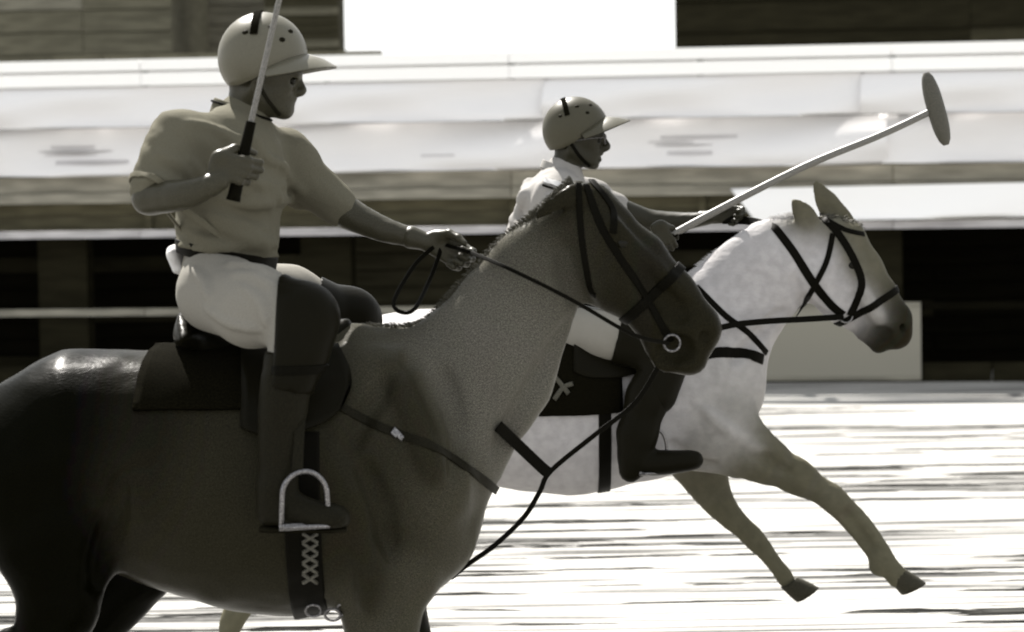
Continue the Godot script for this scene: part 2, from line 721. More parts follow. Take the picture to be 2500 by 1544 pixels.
func hoof(b: Dictionary, top: Vector3, dir: Vector3, fwd: Vector3, z := 1.0) -> void:
	var side := dir.cross(fwd).normalized()
	var rings := []
	for j in 4:
		var f := j / 3.0
		var ringv := PackedVector3Array()
		for i in 14:
			var an := TAU * i / 14
			var r := (lerpf(0.041, 0.058, f) if j < 3 else 0.055) * z
			ringv.append(top + dir * f * 0.085 * z + fwd * (cos(an) * r * (1.12 if cos(an) > 0 else 0.85) + f * 0.034 * z) + side * sin(an) * r)
		rings.append(ringv)
	loft(b, rings)

# ------------------------------------------------------------------ set up
func _ready() -> void:
	rng.seed = 11
	cb = Basis.from_euler(Vector3(-atan((CY - 341.0) / F), 0, -deg_to_rad(0.95)))
	var cam := Camera3D.new()
	cam.name = "camera"
	cam.position = co
	cam.basis = cb
	cam.fov = rad_to_deg(2.0 * atan(CY / F))
	cam.near = 0.2
	cam.far = 1200.0
	add_child(cam)
	cam.make_current()
	var att := CameraAttributesPhysical.new()
	att.frustum_focal_length = 12.0 * F / CY
	att.frustum_near = 0.2
	att.frustum_far = 1200.0
	att.frustum_focus_distance = 9.7
	att.exposure_aperture = 4.8
	cam.attributes = att

	var env := Environment.new()
	env.background_mode = Environment.BG_SKY
	env.tonemap_mode = Environment.TONE_MAPPER_LINEAR
	env.tonemap_exposure = 3.1
	env.sdfgi_enabled = true
	env.ssao_enabled = true
	env.ssil_enabled = true
	var sky := Sky.new()
	var sm := ProceduralSkyMaterial.new()
	sm.sky_top_color = Color(0.62, 0.63, 0.64)
	sm.sky_horizon_color = Color(0.78, 0.78, 0.77)
	sm.sky_curve = 0.12
	sm.ground_horizon_color = Color(0.7, 0.69, 0.66)
	sm.ground_bottom_color = Color(0.5, 0.49, 0.45)
	sky.sky_material = sm
	env.sky = sky
	var we := WorldEnvironment.new()
	we.name = "environment"
	we.environment = env
	add_child(we)
	var sun := DirectionalLight3D.new()
	sun.name = "sun"
	sun.light_energy = 1.6
	sun.light_color = Color(1.0, 0.98, 0.95)
	sun.light_angular_distance = 0.5
	sun.shadow_enabled = true
	add_child(sun)
	sun.look_at_from_position(Vector3.ZERO, Vector3(0.36, -1.02, 0.84), Vector3.UP)   # high, from behind and to the left

	materials()
	var t0 := Time.get_ticks_msec()
	build_ground()
	build_stand()
	build_behind()
	print("setting ", Time.get_ticks_msec() - t0)
	var dark := build_dark_horse()
	print("dark horse ", Time.get_ticks_msec() - t0)
	var pale := build_grey_horse()
	print("grey horse ", Time.get_ticks_msec() - t0)
	dark_tack(dark)
	grey_tack(pale)
	print("tack ", Time.get_ticks_msec() - t0)
	near_rider()
	print("near rider ", Time.get_ticks_msec() - t0)
	far_rider()
	print("far rider ", Time.get_ticks_msec() - t0)

# ------------------------------------------------------------------ ground
func build_ground() -> void:
	var size := 1024
	var f := FastNoiseLite.new()
	f.seed = 21; f.frequency = 0.02; f.fractal_octaves = 3
	var f2 := FastNoiseLite.new()
	f2.seed = 5; f2.frequency = 0.01; f2.fractal_octaves = 2
	var im := Image.create(size, size, true, Image.FORMAT_RGB8)
	for y in size:
		for x in size:
			var an := TAU * x / size   # wraps along x
			var v := f.get_noise_3d(cos(an) * 26.0, sin(an) * 26.0, y * 2.6)
			var u := f2.get_noise_3d(cos(an) * 40.0, sin(an) * 40.0, y * 0.5)
			var w := f.get_noise_3d(cos(an) * 44.0 + 300.0, sin(an) * 44.0, y * 5.5)
			var line := maxf(smoothstep(0.0, 0.5, v + u * 0.45), 0.75 * smoothstep(0.04, 0.5, w + u * 0.45))
			var g := f.get_noise_2d(x * 9.0, y * 9.0) * 0.03
			var l := lerpf(0.32, 0.045, line * 0.95) + g
			im.set_pixel(x, y, Color(l, l * 0.985, l * 0.94).linear_to_srgb())
	im.generate_mipmaps()
	var m := StandardMaterial3D.new()
	m.albedo_texture = ImageTexture.create_from_image(im)
	m.roughness = 0.95
	m.metallic_specular = 0.2
	var st := SurfaceTool.new()
	st.begin(Mesh.PRIMITIVE_TRIANGLES)
	var xs := [-600.0, -60.0, -20.0]
	var x := -14.0
	while x <= 14.01:
		xs.append(x); x += 0.7
	xs.append_array([20.0, 60.0, 600.0])
	var zs := [30.0, 4.0, 0.0, -5.0, -8.0, -10.0]
	var z := -11.0
	while z >= -30.01:
		zs.append(z); z -= 0.16
	zs.append_array([-34.0, -45.0, -80.0, -200.0, -900.0])
	for zz in zs:
		for xx in xs:
			var hgt := 0.0
			if zz < -10.5 and zz > -24.5 and absf(xx) < 15.0:
				hgt = f.get_noise_2d(xx * 9.0, zz * 130.0) * 0.012
			st.set_uv(Vector2(xx / 11.0, zz / 11.0))
			st.add_vertex(Vector3(xx, hgt, zz))
	var nx := xs.size()
	for j in zs.size() - 1:
		for i in nx - 1:
			var p := j * nx + i
			for q in [p, p + nx, p + 1, p + 1, p + nx, p + nx + 1]:
				st.add_index(q)
	st.generate_normals()
	var o := obj("ground", st.commit(), m)
	o.set_meta("kind", "structure")
	# short torn turf lying along the furrows
	var blade := ArrayMesh.new()
	var arr := []
	arr.resize(Mesh.ARRAY_MAX)
	arr[Mesh.ARRAY_VERTEX] = PackedVector3Array([Vector3(-0.2, 0, 0), Vector3(0.2, 0, 0), Vector3(0.12, 0.007, 0.006), Vector3(-0.10, 0.009, 0.004)])
	arr[Mesh.ARRAY_NORMAL] = PackedVector3Array([Vector3(0, 0.6, 0.8), Vector3(0, 0.6, 0.8), Vector3(0, 0.6, 0.8), Vector3(0, 0.6, 0.8)])
	arr[Mesh.ARRAY_INDEX] = PackedInt32Array([0, 2, 1, 0, 3, 2])
	blade.add_surface_from_arrays(Mesh.PRIMITIVE_TRIANGLES, arr)
	var spots := []
	for i in 60000:
		var p := Vector2(rng.randf_range(-9, 9), -rng.randf_range(11.5, 24.0))
		if f2.get_noise_2d(p.x * 22.0, p.y * 420.0) > 0.40:
			spots.append(p)
	var mm := MultiMesh.new()
	mm.transform_format = MultiMesh.TRANSFORM_3D
	mm.mesh = blade
	mm.instance_count = spots.size()
	for i in spots.size():
		var p: Vector2 = spots[i]
		mm.set_instance_transform(i, Transform3D(Basis.from_euler(Vector3(rng.randf_range(-0.4, 0.4), rng.randf_range(-0.12, 0.12) + (PI if i % 2 == 0 else 0.0), 0)).scaled(Vector3.ONE * rng.randf_range(0.5, 1.3)), Vector3(p.x, f.get_noise_2d(p.x * 9.0, p.y * 130.0) * 0.012 - 0.002, p.y)))
	var mi := MultiMeshInstance3D.new()
	mi.name = "turf"
	mi.multimesh = mm
	mi.material_override = mat("straw", Color(0.12, 0.118, 0.11), 0.9, null, 1.0, 0.1)
	mi.set_meta("kind", "stuff")
	tag(mi, "short dark turf lying in streaks on the pale ground", "turf")
	add_child(mi)
	tag(o, "pale trodden polo ground with dark furrowed streaks", "ground")

# ------------------------------------------------------------------ the stand and its cloths
func box(parent: Node, called: String, a: Vector3, b: Vector3, m: Material, turn := Basis()) -> MeshInstance3D:
	var q := BoxMesh.new()
	q.size = (b - a).abs()
	return obj(called, q, m, parent, Transform3D(turn, (a + b) * 0.5))

func build_stand() -> void:
	var base := Vector3(0, 0, -26.2)
	var turn := -deg_to_rad(9.0)
	var st := thing("spectator_stand", "long raised timber stand with dark open underside behind the riders", "stand", base, turn)
	var L := 16.0
	# local frame: x along the stand, z towards the field
	var row := 0
	for y in [0.02, 0.17, 0.32, 0.47, 0.62, 0.77, 0.92, 1.07]:
		var i := 0
		var x := -L + (0.0 if row % 2 == 0 else -1.3)
		while x < L:
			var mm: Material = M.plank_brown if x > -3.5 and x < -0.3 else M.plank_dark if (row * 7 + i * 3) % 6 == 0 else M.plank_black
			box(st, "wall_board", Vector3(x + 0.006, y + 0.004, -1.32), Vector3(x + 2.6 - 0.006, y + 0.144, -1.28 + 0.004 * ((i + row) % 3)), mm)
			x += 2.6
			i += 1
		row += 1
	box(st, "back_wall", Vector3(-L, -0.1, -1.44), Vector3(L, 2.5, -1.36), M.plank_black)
	var x := -L
	var n := 0
	while x <= L:
		box(st, "post", Vector3(x + 0.02, -0.2, -0.5), Vector3(x + 0.46, 1.27, -0.3), M.plank_dark)
		x += 2.35
		n += 1
	x = -L
	while x < L:   # deck and seat boards
		for k in 8:
			box(st, "deck_board", Vector3(x + 0.004, 1.282, -1.3 + 0.165 * k), Vector3(x + 3.2 - 0.004, 1.318, -1.3 + 0.165 * k + 0.155), M.plank_grey)
		box(st, "deck_edge_board", Vector3(x + 0.004, 1.275, 0.03), Vector3(x + 3.2 - 0.004, 1.337, 0.075), M.rail_pale)
		box(st, "riser_board", Vector3(x + 0.004, 1.345, -0.28), Vector3(x + 3.2 - 0.004, 1.455, -0.25), M.plank_grey)
		box(st, "riser_board", Vector3(x + 0.004, 1.46, -0.275), Vector3(x + 3.2 - 0.004, 1.56, -0.245), M.plank_grey)
		box(st, "fascia_board", Vector3(x + 0.004, 1.57, -0.1), Vector3(x + 3.2 - 0.004, 1.66, -0.06), M.plank_mid)
		box(st, "fascia_board", Vector3(x + 0.004, 1.665, -0.12), Vector3(x + 3.2 - 0.004, 1.80, -0.085), M.plank_mid)
		box(st, "low_rail", Vector3(x + 0.004, 0.6, -0.055), Vector3(x + 3.2 - 0.004, 0.66, -0.02), M.plank_mid if x < -1.0 else M.plank_black)
		box(st, "top_rail", Vector3(x + 0.002, 2.575, -0.16), Vector3(x + 3.2 - 0.002, 2.685, -0.06), M.rail_white)
		box(st, "rail_backing", Vector3(x, 2.56, -0.25), Vector3(x + 3.2, 2.78, -0.21), M.rail_white)
		box(st, "top_rail", Vector3(x + 0.004, 2.705, -0.19), Vector3(x + 3.2 - 0.004, 2.80, -0.05), M.rail_white)
		x += 3.2
	x = -L
	while x <= L:
		box(st, "rail_post", Vector3(x - 0.03, 1.32, -0.26), Vector3(x + 0.03, 2.70, -0.2), M.plank_grey)
		x += 1.6
	# kick boards along the foot of the stand
	var i := 0
	x = -L
	while x < L:
		box(st, "kick_board", Vector3(x + 0.006, 0.0, -0.05), Vector3(x + 2.0 - 0.006, 0.16, -0.015), M.plank_dark)
		x += 2.0
	# the cloths: two rows, each a thing of its own
	var w := 2.65
	var k := 0
	for r in 2:
		for c in 8:
			var cx := -11.6 + w * c + (0.15 if r == 1 else 0.0)
			cloth(st, base, turn, cx, w + 0.06, 2.225 if r == 0 else 1.815, 2.565 if r == 0 else 2.215, r, c)
	# sheet hung at the right, and a hoarding board under the deck
	var sh := thing("canvas_sheet", "white canvas sheet hung over the seat edge beyond the grey horse's ears", "sheet", base, turn)
	var g := []
	var gn := []
	for j in 9:
		var a := PackedVector3Array()
		var nn := PackedVector3Array()
		for q in 25:
			var fx := q / 24.0
			var fy := j / 8.0
			var xx := lerpf(1.98, 4.6, fx) + 0.22 * fy - 0.12
			a.append(Vector3(xx, lerpf(1.62, 1.345, fy) + 0.02 * fx, 0.02 + 0.10 * fy + 0.03 * sin(fx * 9.0 + fy * 3.0) * fy))
			nn.append(Vector3(0, 0.25, 1).normalized())
		g.append(a); gn.append(nn)
	var b := bag()
	sheet(b, g, gn, 0.004)
	local_put("sheet", b, M.canvas, sh)
	var hb := thing("hoarding_board", "plain grey board standing under the stand behind the grey horse's muzzle", "board", base, turn)
	box(hb, "board_face", Vector3(2.0, 0.05, 0.0), Vector3(3.42, 0.63, 0.035), M.panel_plain)
	for q in [[2.0, 3.42, 0.631, 0.665], [2.0, 3.42, 0.02, 0.049]]:
		box(hb, "board_frame", Vector3(q[0], q[2], -0.005), Vector3(q[1], q[3], 0.045), M.plank_mid)

func local_put(called: String, b: Dictionary, m: Material, parent: Node) -> MeshInstance3D:
	var arr := []
	arr.resize(Mesh.ARRAY_MAX)
	arr[Mesh.ARRAY_VERTEX] = b.v
	arr[Mesh.ARRAY_NORMAL] = b.n
	arr[Mesh.ARRAY_INDEX] = b.i
	var mm := ArrayMesh.new()
	mm.add_surface_from_arrays(Mesh.PRIMITIVE_TRIANGLES, arr)
	return obj(called, mm, m, parent)

func cloth(_st: Node, base: Vector3, turn: float, cx: float, w: float, y0: float, y1: float, r: int, c: int) -> void:
	var spot: String = ["first from the left end of the stand", "second from the left end of the stand", "third from the left end of the stand", "behind the near rider's back", "between the near rider's face and the far rider", "behind the far rider's helmet and mallet shaft", "behind the raised mallet head", "farthest right on the stand"][c]
	var o := thing("cloth_banner", "%s white banner with sagging folds, %s" % [["upper row", "lower row"][r], spot], "banner", base, turn, "white cloth banners on the stand rail")
	var g := []
	var gn := []
	var nx := 60
	var ny := 14
	for j in ny + 1:
		var fy := float(j) / ny
		var a := PackedVector3Array()
		for q in nx + 1:
			var fx := float(q) / nx
			var ph := fx * 5.2 + fy * 2.3 + r * 1.7
			var ztw := 0.085 * sin(ph) * sin(fy * PI * 0.9) + 0.028 * sin(fx * 11.0 - fy * 4.5 + c * 0.8) * fy
			var bulge := 0.10 * sin(fy * PI * 0.62) + 0.03 * fy
			var sag := 0.012 * sin(fx * PI) * fy
			a.append(Vector3(cx - w * 0.5 + w * fx, lerpf(y1, y0, fy) - sag, -0.10 + bulge + ztw))
		g.append(a)
	for j in ny + 1:
		var nn := PackedVector3Array()
		for q in nx + 1:
			var du: Vector3 = g[j][mini(q + 1, nx)] - g[j][maxi(q - 1, 0)]
			var dv: Vector3 = g[mini(j + 1, ny)][q] - g[maxi(j - 1, 0)][q]
			nn.append(dv.cross(du).normalized())
		gn.append(nn)
	var b := bag()
	sheet(b, g, gn, 0.003)
	local_put("cloth", b, M.cloth, o)
	if r == 1 and c in [1, 3, 4, 5, 7]:   # blurred print: plain bars lying on the folds
		var sl := rng.randf_range(-0.08, 0.08)
		for bar in [[0.52, 0.68, 0.66, 0.70]] if c == 4 else [[0.36, 0.54, 0.36, 0.42], [0.32, 0.52, 0.47, 0.49], [0.34, 0.50, 0.54, 0.56], [0.38, 0.58, 0.68, 0.75]]:
			var pg := []
			var pn := []
			for j in 3:
				var a := PackedVector3Array()
				var nn := PackedVector3Array()
				var fy: float = lerpf(bar[2], bar[3], j / 2.0) * ny
				for q in 17:
					var fx: float = (lerpf(bar[0], bar[1] - 0.06 * sin(c * 5.0 + bar[2] * 30.0), q / 16.0) + sl) * nx
					var j0 := mini(int(fy), ny - 1)
					var q0 := mini(int(fx), nx - 1)
					var p: Vector3 = (g[j0][q0] as Vector3).lerp(g[j0][q0 + 1], fx - q0).lerp((g[j0 + 1][q0] as Vector3).lerp(g[j0 + 1][q0 + 1], fx - q0), fy - j0)
					var nv: Vector3 = gn[j0][q0]
					a.append(p + nv * 0.006)
					nn.append(nv)
				pg.append(a); pn.append(nn)
			b = bag()
			sheet(b, pg, pn, 0.001)
			local_put("print_bar", b, M.print, o)

# ------------------------------------------------------------------ what stands behind the stand
func building(called: String, label: String, at: Vector3, turn: float, w: float, h: float, dep: float, m: Material, m2: Material, step: float) -> void:
	var o := thing(called, label, "building", at, turn)
	box(o, "wall", Vector3(-w * 0.5, 0, -dep), Vector3(w * 0.5, h, 0), m)
	var y := 1.8
	var i := 0
	while y < h - 0.1:
		var x := -w * 0.5
		while x < w * 0.5 - 0.1:
			var e := minf(x + 4.0, w * 0.5)
			box(o, "weatherboard", Vector3(x + 0.005, y, 0.01), Vector3(e - 0.005, y + step * 0.94, 0.045), m if (i % 4 != 2) else m2, Basis(Vector3(1, 0, 0), -0.06))
			x += 4.0
			i += 1
		y += step
	var rf := PrismMesh.new()
	rf.size = Vector3(dep + 1.0, 1.6, w + 0.8)
	obj("roof", rf, M.roof, o, Transform3D(Basis(Vector3.UP, PI / 2), Vector3(0, h + 0.8, -dep * 0.5)))

func tree(label: String, at: Vector3, h: float, r: float) -> void:
	var o := thing("broadleaf_tree", label, "tree", at)
	var b := bag()
	tube(b, smooth([Vector3(0, -0.2, 0), Vector3(0.1, h * 0.3, 0), Vector3(-0.1, h * 0.55, 0.1), Vector3(0.1, h * 0.85, 0)], 4), 0.24, 0.05, 10)
	for i in 9:
		var an := TAU * i / 9.0 * 2.4
		var y := h * (0.28 + 0.06 * i)
		tube(b, smooth([Vector3(0, y, 0), Vector3(cos(an) * r * 0.4, y + 0.5, sin(an) * r * 0.4), Vector3(cos(an) * r * 0.8, y + 0.9, sin(an) * r * 0.8)], 3), 0.07, 0.015, 6)
	local_put("trunk", b, M.bark, o)
	var lf := bag()
	lf.v = PackedVector3Array([Vector3(-0.07, 0, 0), Vector3(0, 0.035, 0.02), Vector3(0.09, 0, 0), Vector3(0, -0.035, 0.02)])
	lf.n = PackedVector3Array([Vector3(0, 0, 1), Vector3(0, 0, 1), Vector3(0, 0, 1), Vector3(0, 0, 1)])
	lf.i = PackedInt32Array([0, 1, 2, 0, 2, 3])
	var arr := []
	arr.resize(Mesh.ARRAY_MAX)
	arr[Mesh.ARRAY_VERTEX] = lf.v; arr[Mesh.ARRAY_NORMAL] = lf.n; arr[Mesh.ARRAY_INDEX] = lf.i
	var lm := ArrayMesh.new()
	lm.add_surface_from_arrays(Mesh.PRIMITIVE_TRIANGLES, arr)
	var mm := MultiMesh.new()
	mm.transform_format = MultiMesh.TRANSFORM_3D
	mm.mesh = lm
	var n := 9000
	mm.instance_count = n
	var cl := []
	for i in 46:
		var v := Vector3(rng.randf_range(-1, 1), rng.randf_range(-1, 1), rng.randf_range(-1, 1))
		while v.length() > 1.0:
			v = Vector3(rng.randf_range(-1, 1), rng.randf_range(-1, 1), rng.randf_range(-1, 1))
		cl.append(Vector3(v.x * r, h * 0.58 + v.y * h * 0.40, v.z * r))
	for i in n:
		var q: Vector3 = cl[rng.randi() % 46]
		var v := Vector3(rng.randfn(), rng.randfn(), rng.randfn()) * 0.30
		var bs := Basis.from_euler(Vector3(rng.randf() * TAU, rng.randf() * TAU, rng.randf() * TAU)).scaled(Vector3.ONE * rng.randf_range(0.9, 1.7))
		mm.set_instance_transform(i, Transform3D(bs, q + v))
	var mi := MultiMeshInstance3D.new()
	mi.name = "crown"
	mi.multimesh = mm
	mi.material_override = M.leaf
	mi.set_meta("kind", "stuff")
	o.add_child(mi)

func build_behind() -> void:
	# right: dark boarded barn; left: grey boarded shed, low wall and a tree with the bright sky between
	building("barn", "dark boarded barn behind the right end of the stand", Vector3(7.9, 0, -42.0), -0.12, 11.3, 7.0, 7.0, M.barn, M.barn_pale, 0.42)
	building("shed", "grey boarded shed behind the left end of the stand", Vector3(-9.1, 0, -42.0), 0.0, 9.2, 5.6, 5.0, M.shed, M.shed_pale, 0.30)
	building("pale_shed", "pale boarded shed showing between the grey shed and the narrow hut", Vector3(-4.4, 0, -48.0), 0.0, 3.4, 6.6, 4.0, M.shed_pale, M.shed_pale, 0.3)
	building("lookout_hut", "narrow boarded hut rising behind the near rider's helmet", Vector3(-2.76, 0, -42.0), 0.0, 1.0, 5.2, 1.4, M.barn_pale, M.shed, 0.11)
	var o := thing("boundary_wall", "low grey block wall between shed and hut behind the stand", "wall", Vector3(-4.2, 0, -40.0))
	for i in 7:
		for k in 12:
			box(o, "block", Vector3(-1.9 + i * 0.6 + (0.3 if k % 2 == 1 else 0.0), 0.27 * k, -0.2), Vector3(-1.31 + i * 0.6 + (0.3 if k % 2 == 1 else 0.0), 0.27 * k + 0.26, 0.0 + 0.01 * ((i + k) % 3)), M.shed)

# ------------------------------------------------------------------ the dark horse
func horse_thing(called: String, label: String, z0: float, px: float) -> Node3D:
	var p := W(px, 1200, z0)
	return thing(called, label, "horse", Vector3(p.x, 0, z0))

func build_dark_horse() -> Sdf:
	var s := Sdf.new()
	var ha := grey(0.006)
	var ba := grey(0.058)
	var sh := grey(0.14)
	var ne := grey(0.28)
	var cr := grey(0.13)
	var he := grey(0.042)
	# trunk
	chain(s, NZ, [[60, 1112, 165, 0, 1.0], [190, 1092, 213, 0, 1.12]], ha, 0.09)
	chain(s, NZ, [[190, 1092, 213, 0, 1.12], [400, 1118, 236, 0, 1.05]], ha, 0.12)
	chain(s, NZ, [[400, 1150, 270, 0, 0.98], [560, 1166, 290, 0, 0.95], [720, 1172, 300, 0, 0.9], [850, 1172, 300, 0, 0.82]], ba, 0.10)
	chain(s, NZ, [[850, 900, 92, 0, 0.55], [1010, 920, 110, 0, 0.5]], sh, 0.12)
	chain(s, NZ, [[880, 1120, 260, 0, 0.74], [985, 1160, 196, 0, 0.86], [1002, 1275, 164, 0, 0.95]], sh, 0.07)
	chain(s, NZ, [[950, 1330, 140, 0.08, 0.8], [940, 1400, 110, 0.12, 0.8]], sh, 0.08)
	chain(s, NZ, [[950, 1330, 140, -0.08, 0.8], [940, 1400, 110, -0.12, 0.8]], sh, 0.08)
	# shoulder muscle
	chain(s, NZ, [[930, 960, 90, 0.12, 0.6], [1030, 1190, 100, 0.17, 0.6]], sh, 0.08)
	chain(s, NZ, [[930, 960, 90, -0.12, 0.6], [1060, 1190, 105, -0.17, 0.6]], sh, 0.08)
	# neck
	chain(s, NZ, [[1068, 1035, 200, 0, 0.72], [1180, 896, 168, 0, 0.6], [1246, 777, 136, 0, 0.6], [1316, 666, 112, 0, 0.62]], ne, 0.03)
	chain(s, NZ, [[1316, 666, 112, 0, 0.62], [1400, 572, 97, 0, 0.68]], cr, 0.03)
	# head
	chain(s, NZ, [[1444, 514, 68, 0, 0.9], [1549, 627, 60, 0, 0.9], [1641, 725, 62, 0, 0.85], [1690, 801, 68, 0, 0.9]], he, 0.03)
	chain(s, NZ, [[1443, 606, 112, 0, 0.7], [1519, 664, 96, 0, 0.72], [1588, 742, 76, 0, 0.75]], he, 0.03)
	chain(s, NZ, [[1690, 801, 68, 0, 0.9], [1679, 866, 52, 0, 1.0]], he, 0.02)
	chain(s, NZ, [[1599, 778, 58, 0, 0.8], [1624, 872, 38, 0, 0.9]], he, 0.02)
	for zz in [1.0, -1.0]:
		chain(s, NZ, [[1504, 555, 24, 0.078 * zz, 0.7], [1526, 574, 20, 0.078 * zz, 0.7]], he, 0.03)   # brow over the eye
		chain(s, NZ, [[1550, 618, 20, 0.078 * zz, 0.7], [1657, 723, 16, 0.055 * zz, 0.7]], he, 0.03)   # cheek bone
		s.cap(W(1722, 821, NZ + 0.052 * zz), W(1719, 839, NZ + 0.056 * zz), 0.014, 0.012, 1.0, he, 0.012, 1)
		# ears, laid back
		chain(s, NZ, [[1425, 475, 22, 0.045 * zz, 0.6], [1385, 482, 22, 0.068 * zz, 0.5], [1312, 528, 6, 0.085 * zz, 0.5]], he, 0.02)
	# legs: near fore, far fore, near hind, far hind
	var lg := grey(0.012)
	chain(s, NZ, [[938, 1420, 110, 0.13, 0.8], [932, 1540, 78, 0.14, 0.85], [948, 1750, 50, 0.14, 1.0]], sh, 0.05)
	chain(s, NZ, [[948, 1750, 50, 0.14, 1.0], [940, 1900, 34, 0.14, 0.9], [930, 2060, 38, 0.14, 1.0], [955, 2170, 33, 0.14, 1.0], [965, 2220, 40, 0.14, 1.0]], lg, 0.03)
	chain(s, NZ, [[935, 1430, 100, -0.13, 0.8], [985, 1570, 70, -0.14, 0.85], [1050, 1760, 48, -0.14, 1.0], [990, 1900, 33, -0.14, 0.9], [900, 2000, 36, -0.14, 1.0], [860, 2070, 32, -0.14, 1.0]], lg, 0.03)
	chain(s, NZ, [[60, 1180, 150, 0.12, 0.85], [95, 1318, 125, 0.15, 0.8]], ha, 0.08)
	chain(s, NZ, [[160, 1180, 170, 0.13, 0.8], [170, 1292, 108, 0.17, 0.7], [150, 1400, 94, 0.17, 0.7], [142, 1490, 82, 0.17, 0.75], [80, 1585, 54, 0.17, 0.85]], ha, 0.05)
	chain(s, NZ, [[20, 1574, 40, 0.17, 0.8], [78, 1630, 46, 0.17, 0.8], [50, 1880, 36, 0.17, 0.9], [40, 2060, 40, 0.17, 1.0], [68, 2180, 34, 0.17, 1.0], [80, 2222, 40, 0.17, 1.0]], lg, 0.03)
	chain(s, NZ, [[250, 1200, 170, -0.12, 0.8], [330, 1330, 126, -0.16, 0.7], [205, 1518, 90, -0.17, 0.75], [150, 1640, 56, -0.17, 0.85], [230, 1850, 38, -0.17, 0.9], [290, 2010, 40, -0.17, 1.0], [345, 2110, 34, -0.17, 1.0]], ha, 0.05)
	s.noise = noise3(41, 1.0); s.amp = 0.007; s.nsc = Vector3(4.5, 3.5, 4.0)
	folds(s, [[[290, 1170], [278, 1260], [250, 1350], [234, 1430]], [[880, 1130], [930, 1240], [950, 1360]], [[1085, 920], [1120, 1050], [1110, 1160]], [[1000, 880], [900, 1000], [850, 1110]], [[1382, 800], [1300, 950], [1215, 1100]],
		[[1375, 603], [1387, 685], [1434, 744]], [[1610, 878], [1648, 855], [1674, 859]], [[1570, 661], [1616, 728], [1660, 769]]], NZ, 1.0, 0.008, 0.045, 1)
	folds(s, [[[960, 900], [1020, 1040], [1060, 1160]], [[880, 1330], [905, 1400], [900, 1480]]], NZ, 1.0, 0.014, 0.05, 0, ba)
	var o := horse_thing("dark_horse", "dark bay horse nearest the camera, galloping right, head thrust forward", NZ, 600)
	var b := bag()
	s.mesh(0.0115, b)
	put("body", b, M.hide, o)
	for q in [[968, 2225, 0.14, Vector3(0.25, -1, 0)], [852, 2075, -0.14, Vector3(-0.8, -0.6, 0)], [82, 2226, 0.17, Vector3(0.25, -1, 0)], [352, 2118, -0.17, Vector3(0.5, -0.9, 0)]]:
		b = bag()
		var dv: Vector3 = (q[3] as Vector3).normalized()
		hoof(b, W(q[0], q[1], NZ + q[2]), dv, Vector3(-dv.y, dv.x, 0))
		put("hoof", b, M.leather, o)
	for zz in [1.0, -1.0]:
		b = bag()
		lump(b, W(1525, 594, NZ + 0.079 * zz), Vector3(0.02, 0.016, 0.012))
		put("eye", b, M.eye, o)
	b = bag()   # clipped mane
	hair(b, smooth([W(895, 806, NZ), W(1000, 806, NZ), W(1055, 785, NZ), W(1120, 712, NZ), W(1234, 592, NZ), W(1330, 512, NZ), W(1400, 448, NZ)], 6), Vector3(-0.35, 0.85, 0), 0.022, 1100, 0.014, 0.0022)
	put("mane", b, M.hair, o)
	b = bag()
	for i in 90:
		var u := rng.randf_range(-1, 1)
		var v := rng.randf_range(-1, 1)
		tube(b, smooth([W(-40, 985, NZ + 0.02 * u), W(-130 + 12 * v, 1060, NZ + 0.05 * u), W(-230 + 35 * v, 1260 + 30 * u, NZ + 0.09 * u), W(-310 + 60 * v, 1520 + 80 * v, NZ + 0.11 * u)], 4), 0.007, 0.002, 5)
	put("tail", b, M.hair, o)
	return s

